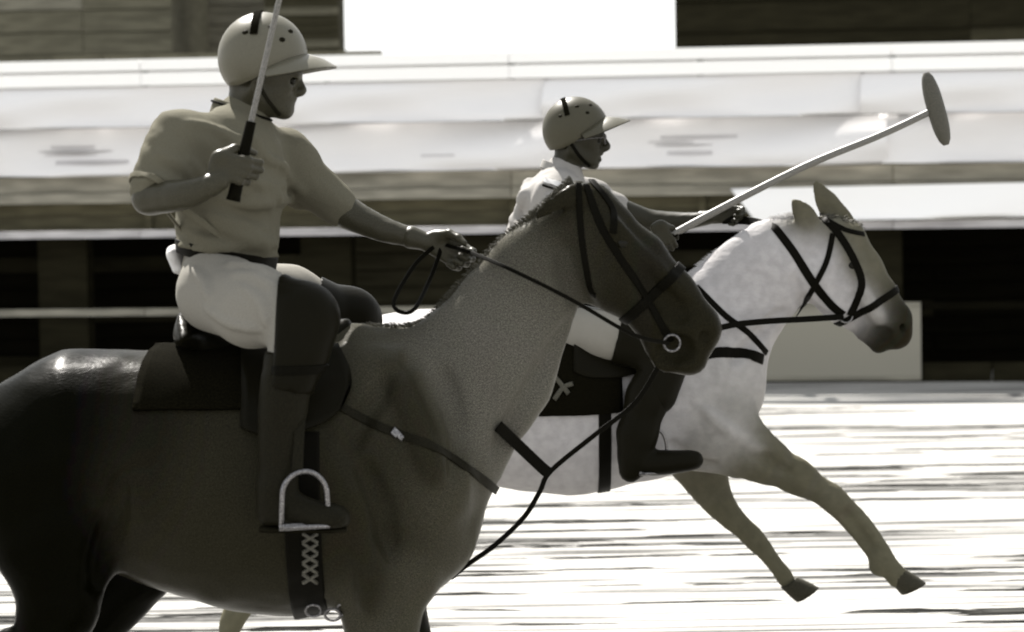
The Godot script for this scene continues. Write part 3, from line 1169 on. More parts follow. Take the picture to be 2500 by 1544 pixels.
# ------------------------------------------------------------------ the grey horse
func build_grey_horse() -> Sdf:
	var s := Sdf.new()
	var g := grey(0.50)
	var g2 := grey(0.44)
	var fa := grey(0.12)
	var lg := grey(0.13)
	var mz := grey(0.02)
	chain(s, FZ, [[900, 900, 118, 0, 1.1], [985, 920, 150, 0, 1.1], [1110, 930, 165, 0, 1.05], [1250, 965, 214, 0, 0.95], [1400, 975, 222, 0, 0.92], [1545, 972, 204, 0, 0.85]], g, 0.09)
	chain(s, FZ, [[1520, 810, 62, 0, 0.5], [1640, 820, 74, 0, 0.5]], g, 0.10)
	chain(s, FZ, [[1600, 960, 180, 0, 0.76], [1690, 960, 160, 0, 0.8], [1738, 925, 124, 0, 0.95]], g2, 0.08)
	chain(s, FZ, [[1690, 1010, 120, 0.10, 0.7], [1745, 1055, 92, 0.14, 0.65]], g2, 0.06)
	chain(s, FZ, [[1690, 1010, 120, -0.10, 0.7], [1720, 1055, 88, -0.14, 0.65]], g2, 0.06)
	chain(s, FZ, [[1690, 860, 148, 0, 0.66], [1745, 800, 132, 0, 0.6], [1836, 696, 106, 0, 0.6], [1905, 640, 98, 0, 0.62], [1965, 600, 66, 0, 0.8]], g, 0.06)
	# head
	chain(s, FZ, [[2030, 572, 44, 0, 0.95], [2062, 592, 52, 0, 0.9], [2100, 660, 52, 0, 0.9], [2135, 717, 50, 0, 0.85]], fa, 0.03)
	chain(s, FZ, [[2008, 668, 92, 0, 0.72], [2058, 722, 66, 0, 0.76], [2095, 762, 50, 0, 0.8]], g, 0.03)
	chain(s, FZ, [[2140, 725, 50, 0, 0.85], [2176, 784, 50, 0, 0.85]], mz, 0.02)
	chain(s, FZ, [[2176, 784, 50, 0, 0.85], [2184, 812, 43, 0, 1.0]], mz, 0.02)
	chain(s, FZ, [[2122, 752, 47, 0, 0.86], [2160, 800, 47, 0, 0.86]], mz, 0.02)
	chain(s, FZ, [[2125, 806, 38, 0, 0.85], [2146, 836, 27, 0, 1.0]], mz, 0.02)
	for zz in [1.0, -1.0]:
		chain(s, FZ, [[2070, 622, 16, 0.08 * zz, 0.7], [2088, 634, 13, 0.08 * zz, 0.7]], fa, 0.03)
		chain(s, FZ, [[2090, 660, 13, 0.075 * zz, 0.7], [2135, 745, 10, 0.055 * zz, 0.7]], fa, 0.03)
		s.cap(W(2200, 795, FZ + 0.05 * zz), W(2204, 805, FZ + 0.053 * zz), 0.012, 0.010, 1.0, mz, 0.012, 1)
	chain(s, FZ, [[1976, 545, 20, 0.05, 0.6], [1958, 522, 21, 0.06, 0.5], [1937, 488, 5, 0.065, 0.5]], fa, 0.02)
	chain(s, FZ, [[2060, 545, 26, -0.05, 0.6], [2022, 497, 24, -0.06, 0.5], [1992, 448, 5, -0.065, 0.5]], fa, 0.02)
	# leading foreleg
	chain(s, FZ, [[1752, 1056, 98, 0.12, 0.7], [1820, 1098, 70, 0.13, 0.75], [1868, 1124, 52, 0.13, 0.8], [1944, 1163, 37, 0.13, 0.9], [2030, 1216, 31, 0.13, 1.0]], fa, 0.04)
	chain(s, FZ, [[2030, 1216, 31, 0.13, 1.0], [2098, 1285, 29, 0.13, 0.95], [2140, 1342, 27, 0.13, 0.95], [2158, 1374, 27, 0.13, 1.0], [2180, 1396, 23, 0.13, 1.0], [2192, 1410, 25, 0.13, 1.0]], lg, 0.03)
	chain(s, FZ, [[1690, 1090, 80, -0.12, 0.75], [1735, 1195, 46, -0.14, 0.85], [1792, 1268, 28, -0.14, 0.95], [1842, 1316, 24, -0.14, 1.0], [1880, 1362, 18, -0.14, 0.95], [1908, 1398, 19, -0.14, 1.0], [1922, 1420, 17, -0.14, 1.0]], lg, 0.03)
	# hind legs
	chain(s, FZ, [[930, 960, 120, 0.11, 0.8], [940, 1090, 92, 0.15, 0.7], [850, 1200, 62, 0.16, 0.75], [735, 1290, 40, 0.16, 0.85]], g2, 0.05)
	chain(s, FZ, [[722, 1284, 32, 0.16, 0.8], [690, 1345, 32, 0.16, 0.85], [612, 1452, 27, 0.16, 0.95], [575, 1500, 29, 0.16, 1.0], [560, 1540, 24, 0.16, 1.0]], lg, 0.03)
	chain(s, FZ, [[960, 960, 120, -0.11, 0.8], [1010, 1100, 86, -0.15, 0.7], [940, 1230, 55, -0.16, 0.75], [895, 1330, 38, -0.16, 0.85], [925, 1480, 25, -0.16, 0.95], [925, 1530, 27, -0.16, 1.0], [935, 1560, 23, -0.16, 1.0]], lg, 0.04)
	s.noise = noise3(43, 1.0); s.amp = 0.007; s.nsc = Vector3(4.5, 3.5, 4.0)
	folds(s, [[[1900, 765], [1845, 830], [1790, 880]], [[1938, 680], [1958, 735], [2005, 762]], [[1640, 1085], [1690, 1128], [1745, 1140]], [[1800, 1062], [1860, 1116], [1935, 1158]], [[2120, 836], [2145, 815], [2166, 818]],
		[[2050, 1236], [2095, 1296], [2128, 1345]]], FZ, 1.0, 0.008, 0.04, 1)
	folds(s, [[[2100, 700], [2125, 745], [2150, 780]], [[1720, 1000], [1790, 1060], [1850, 1100]]], FZ, 1.0, 0.010, 0.04, 0, g2)
	chain(s, FZ, [[2026, 1212, 33, 0.13, 1.05], [2040, 1226, 32, 0.13, 1.05]], lg, 0.015)
	chain(s, FZ, [[2150, 1372, 30, 0.13, 1.0], [2146, 1382, 27, 0.13, 1.0]], lg, 0.015)
	var o := horse_thing("grey_horse", "pale grey horse on the far side, foreleg reaching out to the right", FZ, 1400)
	var b := bag()
	s.mesh(0.0105, b)
	put("body", b, M.hide_grey, o)
	for q in [[2186, 1402, 0.13, Vector3(0.36, -0.8, 0)], [1924, 1424, -0.14, Vector3(0.5, -0.8, 0)], [556, 1545, 0.16, Vector3(-0.5, -0.8, 0)], [937, 1564, -0.16, Vector3(0.2, -1, 0)]]:
		b = bag()
		var dv: Vector3 = (q[3] as Vector3).normalized()
		hoof(b, W(q[0], q[1], FZ + q[2]), dv, Vector3(-dv.y, dv.x, 0), 1.0)
		put("hoof", b, M.horn, o)
	for zz in [1.0, -1.0]:
		b = bag()
		lump(b, W(2085, 648, FZ + 0.090 * zz), Vector3(0.021, 0.017, 0.012))
		put("eye", b, M.eye, o)
	b = bag()
	hair(b, smooth([W(1640, 735, FZ), W(1724, 655, FZ), W(1800, 602, FZ), W(1890, 548, FZ), W(1965, 535, FZ)], 6), Vector3(-0.3, 0.9, 0), 0.036, 1000, 0.014, 0.0024)
	put("mane", b, M.white_cloth, o)
	b = bag()
	hair(b, smooth([W(2000, 530, FZ), W(2050, 538, FZ), W(2086, 556, FZ)], 5), Vector3(0.9, 0.1, 0), 0.06, 160, 0.03, 0.0025)
	put("forelock", b, M.bandage, o)
	b = bag()
	for i in 70:
		var u := rng.randf_range(-1, 1)
		var v := rng.randf_range(-1, 1)
		tube(b, smooth([W(800, 850, FZ + 0.02 * u), W(740 + 8 * v, 900, FZ + 0.05 * u), W(690 + 20 * v, 1050 + 20 * u, FZ + 0.08 * u), W(660 + 30 * v, 1230 + 40 * v, FZ + 0.1 * u)], 4), 0.007, 0.002, 5)
	put("tail", b, M.bandage, o)
	return s

# ------------------------------------------------------------------ tack
func saddle_pad(parent: Node, s: Sdf, z0: float, x0: float, x1: float, ytop: float, yc: float, deg: float, slant: float, m: Material) -> void:
	var g := []
	var gn := []
	for j in 21:
		var px := lerpf(x0, x1, j / 20.0)
		var c := W(px, yc, z0)
		var a := PackedVector3Array()
		var nn := PackedVector3Array()
		for i in 41:
			var an := deg_to_rad(lerpf(-deg, deg, i / 40.0))
			var dv: Vector3 = Vector3(-slant * absf(sin(an)), cos(an), sin(an))
			var p := s.march(c + dv * 0.75, -dv.normalized(), 0.75)
			a.append(p + s.normal(p) * 0.004)
			nn.append(s.normal(p))
		g.append(a); gn.append(nn)
	var b := bag()
	sheet(b, g, gn, 0.012)
	put("pad", b, m, parent)

func stirrup(o: Node3D, top: Vector3, w: float, h: float, m: Material, twist: float) -> void:
	var b := bag()
	var bs := Basis(Vector3.UP, twist)
	var pts := []
	for i in 13:
		var an := PI * i / 12.0
		pts.append(top + bs * Vector3(-cos(an) * w * 0.5, -h * 0.42 + sin(an) * h * 0.42, 0))
	pts.push_front(top + bs * Vector3(-w * 0.53, -h * 0.95, 0))
	pts.append(top + bs * Vector3(w * 0.53, -h * 0.95, 0))
	tube(b, smooth(pts, 2), 0.0068, 0.0068, 10)
	var st := put("stirrup", b, m, o)
	b = bag()
	tube(b, PackedVector3Array([top + bs * Vector3(-w * 0.58, -h * 0.97, 0), top + bs * Vector3(w * 0.58, -h * 0.97, 0)]), 0.009, 0.009, 10)
	tube(b, PackedVector3Array([top + bs * Vector3(-w * 0.5, -h * 0.97, 0.02), top + bs * Vector3(w * 0.5, -h * 0.97, 0.02)]), 0.006, 0.006, 8)
	put("tread", b, m, st)

func dark_tack(s: Sdf) -> void:
	var p := W(620, 880, NZ)
	var sd := thing("saddle", "dark polo saddle under the near rider on the dark horse", "saddle", p)
	# seat
	var q := Sdf.new()
	chain(q, NZ, [[462, 815, 34, 0, 2.6], [520, 852, 30, 0, 2.6], [620, 868, 28, 0, 2.2], [720, 850, 26, 0, 1.8], [815, 806, 20, 0, 2.0]], Color.WHITE, 0.05)
	chain(q, NZ, [[446, 772, 12, 0, 7.0], [462, 815, 30, 0, 3.4]], Color.WHITE, 0.03)
	chain(q, NZ, [[846, 792, 14, 0, 2.0], [800, 830, 26, 0, 2.4]], Color.WHITE, 0.03)
	sdf_part("seat", q, 0.010, M.leather, sd)
	for side in [1.0, -1.0]:
		var g := []
		var gn := []
		for j in 15:
			var fx := j / 14.0
			var px := lerpf(590, 830, fx)
			var a := PackedVector3Array()
			var nn := PackedVector3Array()
			for i in 13:
				var fy := i / 12.0
				var py := lerpf(858.0, lerpf(1080.0, 1040.0, fx) - 30.0 * pow(absf(fx - 0.5) * 2.0, 3.0), fy)
				var pxx := px + 30.0 * sin(fy * PI) * fx
				var A := W(pxx, py, NZ + 0.75 * side)
				var E := W(pxx, py, NZ - 0.75 * side)
				var h := s.march(A, (E - A).normalized(), 1.5)
				a.append(h + s.normal(h) * 0.018)
				nn.append(s.normal(h))
			g.append(a); gn.append(nn)
		var b := bag()
		sheet(b, g, gn, 0.008)
		put("flap", b, M.leather, sd)
		b = bag()   # stirrup leather
		var lz: float = NZ + 0.405 * side
		var pl := PackedVector3Array([W(742, 900, NZ + 0.31 * side), W(738, 960, NZ + 0.37 * side), W(730, 1060, lz + 0.02 * side), W(726, 1155, lz + 0.035 * side)])
		ribbon(b, pl, PackedVector3Array([Vector3(0, 0, side), Vector3(0, 0, side), Vector3(0, 0, side), Vector3(0, 0, side)]), 0.026, 0.004)
		put("stirrup_leather", b, M.leather_brown, sd)
		stirrup(sd, W(742, 1152, lz + 0.035 * side), 0.112, 0.138, M.steel, 0.3 * side)
	# girth, with a braided face
	var b2 := bag()
	band(b2, s, W(756, 1172, NZ), Vector3(0, 1, 0), Vector3(0, 0, 1), 62, 298, 60, 0.09, 0.006)
	var gi := put("girth", b2, M.strap, sd)
	for i in 5:
		for dg in 2:
			b2 = bag()
			var y := 1300.0 + i * 24.0
			strap(b2, s, [[738, y + (22 if dg == 0 else 0), 0], [774, y + (0 if dg == 0 else 22), 0]], NZ, 1.0, 0.008, 0.012, 3)
			put("cord", b2, M.wood, gi)
	for bk in [[765, 1492], [812, 1502], [842, 1488]]:
		b2 = bag()
		var c := W(bk[0], bk[1], NZ + 0.17)
		var loop := []
		for i in 9:
			loop.append(c + Vector3(cos(TAU * i / 8) * 0.02, sin(TAU * i / 8) * 0.016, 0.006 * sin(TAU * i / 8)))
		tube(b2, smooth(loop, 2), 0.0035, 0.0035, 6)
		put("buckle", b2, M.steel, gi)
	# pad
	var pd := thing("saddle_pad", "black felt pad under the near saddle, reaching over the dark horse's loin", "saddle pad", W(540, 890, NZ))
	saddle_pad(pd, s, NZ, 385, 800, 880, 1100, 64, 0.12, M.felt)
	# bridle
	var br := thing("bridle", "dark leather bridle with bit on the dark horse's lowered head", "bridle", W(1550, 700, NZ))
	for side in [1.0, -1.0]:
		var b := bag()
		strap(b, s, [[1430, 451], [1475, 566], [1568, 711], [1637, 832]], NZ, side, 0.02)
		put("cheek_strap", b, M.strap, br)
		b = bag()
		strap(b, s, [[1444, 441], [1495, 509], [1497, 570]], NZ, side, 0.018)
		put("brow_band", b, M.strap, br)
		b = bag()
		strap(b, s, [[1412, 448], [1420, 580], [1440, 700], [1455, 722]], NZ, side, 0.016)
		put("throat_strap", b, M.strap, br)
		b = bag()
		var c := W(1641, 838, NZ + 0.062 * side)
		var loop := []
		for i in 13:
			loop.append(c + Vector3(cos(TAU * i / 12), sin(TAU * i / 12), 0) * 0.021)
		tube(b, smooth(loop, 2), 0.003, 0.003, 8)
		put("bit_ring", b, M.steel, br)
		# reins from bit to hand
		b = bag()
		var pts := smooth([W(1632, 839, NZ + 0.07 * side), W(1540, 815, NZ + 0.15 * side), W(1400, 735, NZ + 0.17 * side), W(1250, 660, NZ + 0.14 * side), W(1150, 618, NZ + 0.0), W(1085, 598, NZ - 0.10)], 6)
		var nn := PackedVector3Array()
		for i in pts.size():
			nn.append(Vector3(0, 0.2, side).normalized())
		ribbon(b, pts, nn, 0.010, 0.003)
		put("rein", b, M.strap, br)
	var bb := bag()
	var hx := (W(1712, 794, NZ) - W(1444, 514, NZ)).normalized()
	band(bb, s, W(1595, 715, NZ), hx.cross(Vector3(0, 0, 1)), Vector3(0, 0, 1), 0, 360, 40, 0.026, 0.005, 0.3)
	put("nose_band", bb, M.strap, br)
	bb = bag()
	var pts2 := smooth([W(1078, 602, NZ - 0.10), W(1050, 680, NZ - 0.06), W(1005, 760, NZ + 0.06), W(960, 742, NZ + 0.05), W(1010, 650, NZ - 0.05), W(1062, 600, NZ - 0.10)], 7)
	var nn2 := PackedVector3Array()
	for i in pts2.size():
		nn2.append(Vector3(0.5, 0, 1).normalized())
	ribbon(bb, pts2, nn2, 0.011, 0.003)
	put("rein_loop", bb, M.strap, br)
	# martingale: collar round the neck, and a strap from chin to girth
	var mg := thing("martingale", "dark martingale hanging slack from the dark horse's chin, with a strap across its shoulder", "martingale", W(1230, 1150, NZ))
	bb = bag()
	var cpt := [W(1607, 896, NZ), W(1550, 985, NZ), W(1455, 1060, NZ), W(1345, 1150, NZ), W(1318, 1200, NZ), W(1280, 1262, NZ), W(1210, 1330, NZ), W(1140, 1380, NZ), W(1100, 1412, NZ + 0.01)]
	var sp := smooth(cpt, 5)
	var sn := PackedVector3Array()
	for i in sp.size():
		sn.append(Vector3(0.15, 0.1, 1).normalized())
	ribbon(bb, sp, sn, 0.013, 0.004)
	put("chin_strap", bb, M.strap, mg)
	bb = bag()
	strap(bb, s, [[815, 985], [900, 1030], [965, 1058], [1060, 1092], [1150, 1150], [1212, 1198]], NZ, 1.0, 0.022)
	put("chest_strap", bb, M.leather_brown, mg)
	bb = bag()
	strap(bb, s, [[815, 985], [900, 1030], [965, 1058], [1060, 1092], [1150, 1150], [1212, 1198]], NZ, -1.0, 0.022)
	put("chest_strap", bb, M.leather_brown, mg)
	for bk in [[964, 1058, 0.02], [978, 1066, 0.014]]:
		bb = bag()
		var bl := lay(s, [[bk[0] - 8, bk[1] - 6], [bk[0], bk[1]], [bk[0] + 8, bk[1] + 7]], NZ, 1.0, 3)
		ribbon(bb, bl[0], bl[1], bk[2], 0.009)
		put("buckle", bb, M.steel, mg)
	bb = bag()
	var yk := smooth([W(1215, 1040, NZ + 0.1), W(1262, 1085, NZ + 0.05), W(1320, 1140, NZ + 0.01), W(1342, 1158, NZ)], 4)
	var yn := PackedVector3Array()
	for i in yk.size():
		yn.append(Vector3(0.1, 0.2, 1).normalized())
	ribbon(bb, yk, yn, 0.03, 0.005)
	put("yoke_strap", bb, M.strap, mg)

func grey_tack(s: Sdf) -> void:
	var sd := thing("saddle", "dark saddle under the far rider on the grey horse", "saddle", W(1400, 800, FZ))
	var q := Sdf.new()
	chain(q, FZ, [[1270, 752, 24, 0, 2.4], [1330, 772, 20, 0, 2.4], [1420, 770, 20, 0, 2.0], [1500, 740, 16, 0, 2.0]], Color.WHITE, 0.05)
	sdf_part("seat", q, 0.012, M.leather, sd)
	for side in [1.0, -1.0]:
		var g := []
		var gn := []
		for j in 13:
			var fx := j / 12.0
			var a := PackedVector3Array()
			var nn := PackedVector3Array()
			for i in 11:
				var fy := i / 10.0
				var px := lerpf(1400, 1560, fx) + 25.0 * sin(fy * PI) * fx
				var py := lerpf(775.0, 925.0 - 15.0 * pow(absf(fx - 0.5) * 2.0, 3.0), fy)
				var A := W(px, py, FZ + 0.75 * side)
				var E := W(px, py, FZ - 0.75 * side)
				var h := s.march(A, (E - A).normalized(), 1.5)
				a.append(h + s.normal(h) * 0.018)
				nn.append(s.normal(h))
			g.append(a); gn.append(nn)
		var b := bag()
		sheet(b, g, gn, 0.008)
		put("flap", b, M.leather, sd)
		b = bag()
		var lz: float = FZ + 0.40 * side
		ribbon(b, PackedVector3Array([W(1560, 850, FZ + 0.3 * side), W(1568, 930, FZ + 0.37 * side), W(1582, 1050, lz)]), PackedVector3Array([Vector3(0, 0, side), Vector3(0, 0, side), Vector3(0, 0, side)]), 0.026, 0.004)
		put("stirrup_leather", b, M.leather_brown, sd)
		stirrup(sd, W(1596, 1048, lz), 0.115, 0.175, M.steel, 0.5 * side)
	var b2 := bag()
	band(b2, s, W(1470, 975, FZ), Vector3(0, 1, 0), Vector3(0, 0, 1), 60, 300, 50, 0.05, 0.006)
	put("girth", b2, M.strap, sd)
	var pd := thing("saddle_pad", "dark saddle cloth with a pale mark on the grey horse behind the far rider's boot", "saddle pad", W(1400, 900, FZ))
	saddle_pad(pd, s, FZ, 1300, 1500, 760, 900, 114, -0.05, M.felt)
	for mk in [[[1340, 908], [1366, 936], [1388, 962]], [[1398, 938], [1374, 948], [1352, 976]]]:
		b2 = bag()
		var ml := lay(s, mk, FZ, 1.0, 4)
		ribbon(b2, ml[0], ml[1], 0.018, 0.024)
		put("pale_mark", b2, M.bandage, pd)
	var br := thing("bridle", "dark bridle with straps across the grey horse's cheek", "bridle", W(2050, 680, FZ))
	for side in [1.0, -1.0]:
		var b := bag()
		strap(b, s, [[2006, 528], [2048, 572], [2088, 640], [2104, 700], [2076, 770]], FZ, side, 0.03)
		put("cheek_strap", b, M.strap, br)
		b = bag()
		strap(b, s, [[2024, 540], [2066, 562], [2110, 572]], FZ, side, 0.02)
		put("brow_band", b, M.strap, br)
		b = bag()
		strap(b, s, [[2034, 570], [2018, 640], [1985, 705], [1966, 738], [1945, 770]], FZ, side, 0.022)
		put("throat_strap", b, M.strap, br)
		b = bag()
		var c := W(2066, 772, FZ + 0.066 * side)
		var loop := []
		for i in 13:
			loop.append(c + Vector3(cos(TAU * i / 12), sin(TAU * i / 12), 0) * 0.026)
		tube(b, smooth(loop, 2), 0.0035, 0.0035, 8)
		put("bit_ring", b, M.steel, br)
		# rein: over the neck from the hand, then down across it to the bit
		b = bag()
		var r1 := lay(s, [[1892, 556], [1935, 612], [1985, 690], [2030, 745], [2058, 768]], FZ, side, 5)
		var r0 := smooth([W(1766, 538, FZ - 0.10), W(1830, 540, FZ - 0.06 + 0.02 * side), r1[0][0]], 5)
		var rp := PackedVector3Array()
		var rn := PackedVector3Array()
		for i in r0.size() - 1:
			rp.append(r0[i]); rn.append((Vector3(0, 0.3, side)).normalized())
		rp.append_array(r1[0]); rn.append_array(r1[1])
		ribbon(b, rp, rn, 0.034, 0.004)
		put("rein", b, M.strap, br)
		b = bag()
		var l := smooth([W(2060, 774, FZ + 0.075 * side), W(1965, 780, FZ + 0.12 * side), W(1860, 786, FZ + 0.17 * side), W(1770, 798, FZ + 0.21 * side), W(1680, 830, FZ + 0.26 * side), W(1600, 885, FZ + 0.27 * side)], 6)
		var nn := PackedVector3Array()
		for i in l.size():
			nn.append(Vector3(0, 0.2, side).normalized())
		ribbon(b, l, nn, 0.024, 0.003)
		put("running_rein", b, M.strap, br)
	leg_wrap(s, "wrap on the grey horse's hind leg, below the dark horse's belly", W(676, 1366, FZ + 0.16), W(602, 1464, FZ + 0.16), 5)
	var nb := bag()
	var hx := (W(2176, 784, FZ) - W(2062, 592, FZ)).normalized()
	band(nb, s, W(2112, 752, FZ), hx.cross(Vector3(0, 0, 1)), Vector3(0, 0, 1), 0, 360, 40, 0.028, 0.005, 0.25)
	put("nose_band", nb, M.strap, br)
	var bc := thing("breast_collar", "dark breast collar across the grey horse's chest", "breast collar", W(1790, 870, FZ))
	for side in [1.0, -1.0]:
		var b := bag()
		strap(b, s, [[1600, 905], [1680, 880], [1745, 862], [1820, 864], [1862, 878]], FZ, side, 0.042, 0.006)
		put("chest_strap", b, M.strap, bc)
		b = bag()
		strap(b, s, [[1700, 700], [1770, 770], [1826, 812], [1872, 862]], FZ, side, 0.024)
		put("neck_strap", b, M.strap, bc)

func leg_wrap(s: Sdf, label: String, a: Vector3, b: Vector3, n: int) -> void:
	var o := thing("leg_wrap", label, "leg wrap", (a + b) * 0.5)
	var ax := (b - a).normalized()
	var u := ax.cross(Vector3(0, 0, 1)).normalized()
	var w := ax.cross(u)
	var g := []
	var rings := []
	for j in n * 4 + 1:
		var f := float(j) / (n * 4)
		var c := a.lerp(b, f)
		var ringv := PackedVector3Array()
		for i in 20:
			var an := TAU * i / 20
			var dv := u * cos(an) + w * sin(an)
			var h := s.march(c + dv * 0.14, -dv, 0.14)
			ringv.append(h + dv * (0.003 + 0.005 * fposmod(f * n + float(i) / 20.0, 1.0)))
		rings.append(ringv)
	var bb := bag()
	loft(bb, rings)
	put("wrapping", bb, M.bandage, o)
	bb = bag()
	band(bb, s, a.lerp(b, 0.12), u, w, 0, 360, 20, 0.02, 0.012, 0.13)
	put("tape", bb, M.wood, o)

# ------------------------------------------------------------------ riders
func noise3(n: int, f: float, ridged := false) -> FastNoiseLite:
	var q := FastNoiseLite.new()
	if ridged:
		q.fractal_type = FastNoiseLite.FRACTAL_RIDGED
		q.fractal_gain = 0.5
	q.seed = n
	q.frequency = f
	q.fractal_octaves = 3
	return q

func cut(s: Sdf, p: Vector3, n: Vector3) -> void:   # keeps the side that n points away from
	s.planes.append(Plane(n.normalized(), p))

func folds(s: Sdf, paths: Array, z0: float, side: float, r: float, k := 0.022, minus := 0, c := Color.WHITE) -> void:
	var laid := []
	for p in paths:
		laid.append(lay(s, p, z0, side, 4)[0])
	for l in laid:
		var n: int = l.size() - 1
		for i in n:
			var f0 := sin(PI * (i + 0.15) / (n + 0.3))
			var f1 := sin(PI * (i + 1.15) / (n + 0.3))
			s.cap(l[i], l[i + 1], r * (0.35 + 0.65 * f0), r * (0.35 + 0.65 * f1), 1.0, c, k, minus)

func mallet(called: String, label: String, pts: Array, grip_to: float, head_c: Vector3, head_dir: Vector3, head_len: float, head_r: float, sr := 0.0072) -> void:
	var o := thing(called, label, "polo mallet", pts[0])
	var b := bag()
	var sp := smooth(pts, 8)
	tube(b, sp, sr, sr * 0.92, 12)
	put("shaft", b, M.cane, o)
	var dv: Vector3 = ((pts[1] as Vector3) - pts[0]).normalized()
	b = bag()
	tube(b, PackedVector3Array([pts[0] - dv * 0.02, pts[0] - dv * 0.005, pts[0] + dv * grip_to * 0.5, pts[0] + dv * grip_to]), 0.0185, 0.0125, 12)
	put("grip", b, M.grip, o)
	b = bag()
	var hd := head_dir.normalized()
	var rings := []
	var u := hd.cross(Vector3(0, 0, 1)).normalized()
	var w := hd.cross(u)
	for j in 17:
		var f := j / 16.0 * 2.0 - 1.0
		var r := head_r * (1.0 - 0.55 * pow(absf(f), 3.0))
		if j == 0 or j == 16:
			r *= 0.7
		var ringv := PackedVector3Array()
		for i in 16:
			ringv.append(head_c + hd * f * head_len * 0.5 + (u * cos(TAU * i / 16) + w * sin(TAU * i / 16)) * r)
		rings.append(ringv)
	loft(b, rings)
	put("head", b, M.wood, o)

func near_rider() -> void:
	var sk := grey(0.11)
	var o := thing("person", "rider in grey shirt, white breeches and pale helmet, reins hand stretched forward", "person", W(600, 860, NZ))
	var torso := [[526, 700, 90, 0.0, 1.5], [554, 620, 102, 0.0, 1.35], [554, 540, 108, 0.0, 1.3], [562, 440, 122, 0.0, 1.35], [572, 360, 104, 0.0, 1.55]]
	var sh_r := [[540, 348, 66, 0.10, 1.0], [440, 350, 60, 0.19, 1.0], [398, 410, 52, 0.23, 1.0]]
	var up_r := [[440, 345, 62, 0.19, 1.0], [362, 484, 46, 0.26, 1.0]]
	var fo_r := [[362, 484, 46, 0.26, 1.0], [455, 474, 40, 0.34, 1.0], [530, 446, 28, 0.36, 1.0]]
	var sh_l := [[600, 355, 72, -0.10, 1.0], [690, 390, 66, -0.16, 1.0]]
	var up_l := [[690, 385, 74, -0.16, 1.0], [770, 458, 54, -0.17, 1.0], [850, 522, 42, -0.17, 1.0]]
	var fo_l := [[850, 522, 42, -0.17, 1.0], [940, 562, 34, -0.14, 1.0], [1034, 586, 24, -0.11, 1.0]]
	var th_r := [[526, 716, 93, 0.13, 1.0], [620, 748, 90, 0.26, 1.0], [736, 772, 62, 0.35, 1.0]]
	var lo_r := [[736, 772, 60, 0.35, 1.0], [700, 930, 54, 0.385, 0.9], [682, 1080, 44, 0.39, 0.9], [678, 1190, 36, 0.39, 1.0]]
	var th_l := [[540, 716, 93, -0.13, 1.0], [700, 745, 86, -0.26, 1.0], [845, 786, 58, -0.35, 1.0]]
	var lo_l := [[845, 786, 58, -0.35, 1.0], [800, 940, 54, -0.385, 0.9], [776, 1090, 44, -0.39, 0.9], [760, 1190, 36, -0.39, 1.0]]
	var neck := [[588, 320, 52, 0, 1.0], [608, 250, 52, 0, 1.0]]
	# the body: trunk and limbs, head and hands, one mesh
	var bd := Sdf.new()
	for r in [torso, sh_r, up_r, fo_r, sh_l, up_l, fo_l, th_r, lo_r, th_l, lo_l, neck]:
		chain(bd, NZ, r, sk, 0.035)
	bd.inflate = -0.006
	var b := bag()
	bd.mesh(0.012, b)
	var hd := Sdf.new()
	chain(hd, NZ, neck, sk, 0.03)
	chain(hd, NZ, [[624, 150, 84, 0, 0.86], [650, 150, 82, 0, 0.84]], sk, 0.03)
	chain(hd, NZ, [[668, 196, 62, 0, 0.86], [676, 236, 46, 0, 0.92]], sk, 0.03)
	chain(hd, NZ, [[620, 225, 28, 0.035, 1.2], [690, 268, 18, 0.012, 1.5]], sk, 0.02)
	chain(hd, NZ, [[620, 225, 28, -0.035, 1.2], [690, 268, 18, -0.012, 1.5]], sk, 0.02)
	chain(hd, NZ, [[690, 262, 22, 0, 1.3], [699, 272, 15, 0, 1.3]], sk, 0.014)
	chain(hd, NZ, [[722, 180, 12, 0.02, 1.6], [724, 180, 12, -0.02, 1.6]], sk, 0.014)
	chain(hd, NZ, [[720, 182, 7, 0, 1.0], [739, 218, 7, 0, 1.1], [728, 226, 9, 0, 1.5]], sk, 0.008)
	chain(hd, NZ, [[690, 214, 16, 0.035, 0.8], [676, 226, 16, 0.045, 0.8]], sk, 0.02)
	chain(hd, NZ, [[714, 240, 8, 0, 2.2], [717, 242, 6, 0, 2.0]], sk, 0.008)
	chain(hd, NZ, [[707, 253, 9, 0, 2.0], [707, 254, 8, 0, 1.8]], sk, 0.008)
	for zz in [1.0, -1.0]:
		chain(hd, NZ, [[626, 188, 16, 0.078 * zz, 0.45], [620, 212, 10, 0.075 * zz, 0.5]], sk, 0.008)
		hd.cap(W(716, 196, NZ + 0.030 * zz), W(712, 198, NZ + 0.036 * zz), 0.0075, 0.0075, 1.0, sk, 0.008, 1)
	hd.mesh(0.0055, b)
	var grip_a := W(573, 471, NZ + 0.33)
	var gdir := (W(612, 301, NZ + 0.33) - grip_a).normalized()
	var hn := Sdf.new()
	chain(hn, NZ, [[515, 452, 30, 0.36, 1.0], [535, 442, 25, 0.36, 1.0]], sk, 0.02)
	var fw := Vector3(gdir.y, -gdir.x, 0.0)
	var gpos := W(586, 414, NZ + 0.33)
	hand(hn, gpos - fw * 0.072 + Vector3(0, 0, 0.026), fw, Vector3(0, 0, -1), gdir, [45.0, 130.0, 205.0], sk)
	hn.mesh(0.0035, b)
	var hl := Sdf.new()
	chain(hl, NZ, [[1005, 580, 28, -0.12, 1.0], [1040, 590, 22, -0.11, 1.0]], sk, 0.02)
	var lf := Vector3(0.9, -0.4, 0.1).normalized()
	hand(hl, W(1042, 588, NZ - 0.11), lf, Vector3(0, -0.2, 1).normalized(), lf.cross(Vector3(0, -0.2, 1)).normalized() * -1.0, [35.0, 115.0, 190.0], sk)
	hl.mesh(0.0035, b)
	put("body", b, M.skin, o)
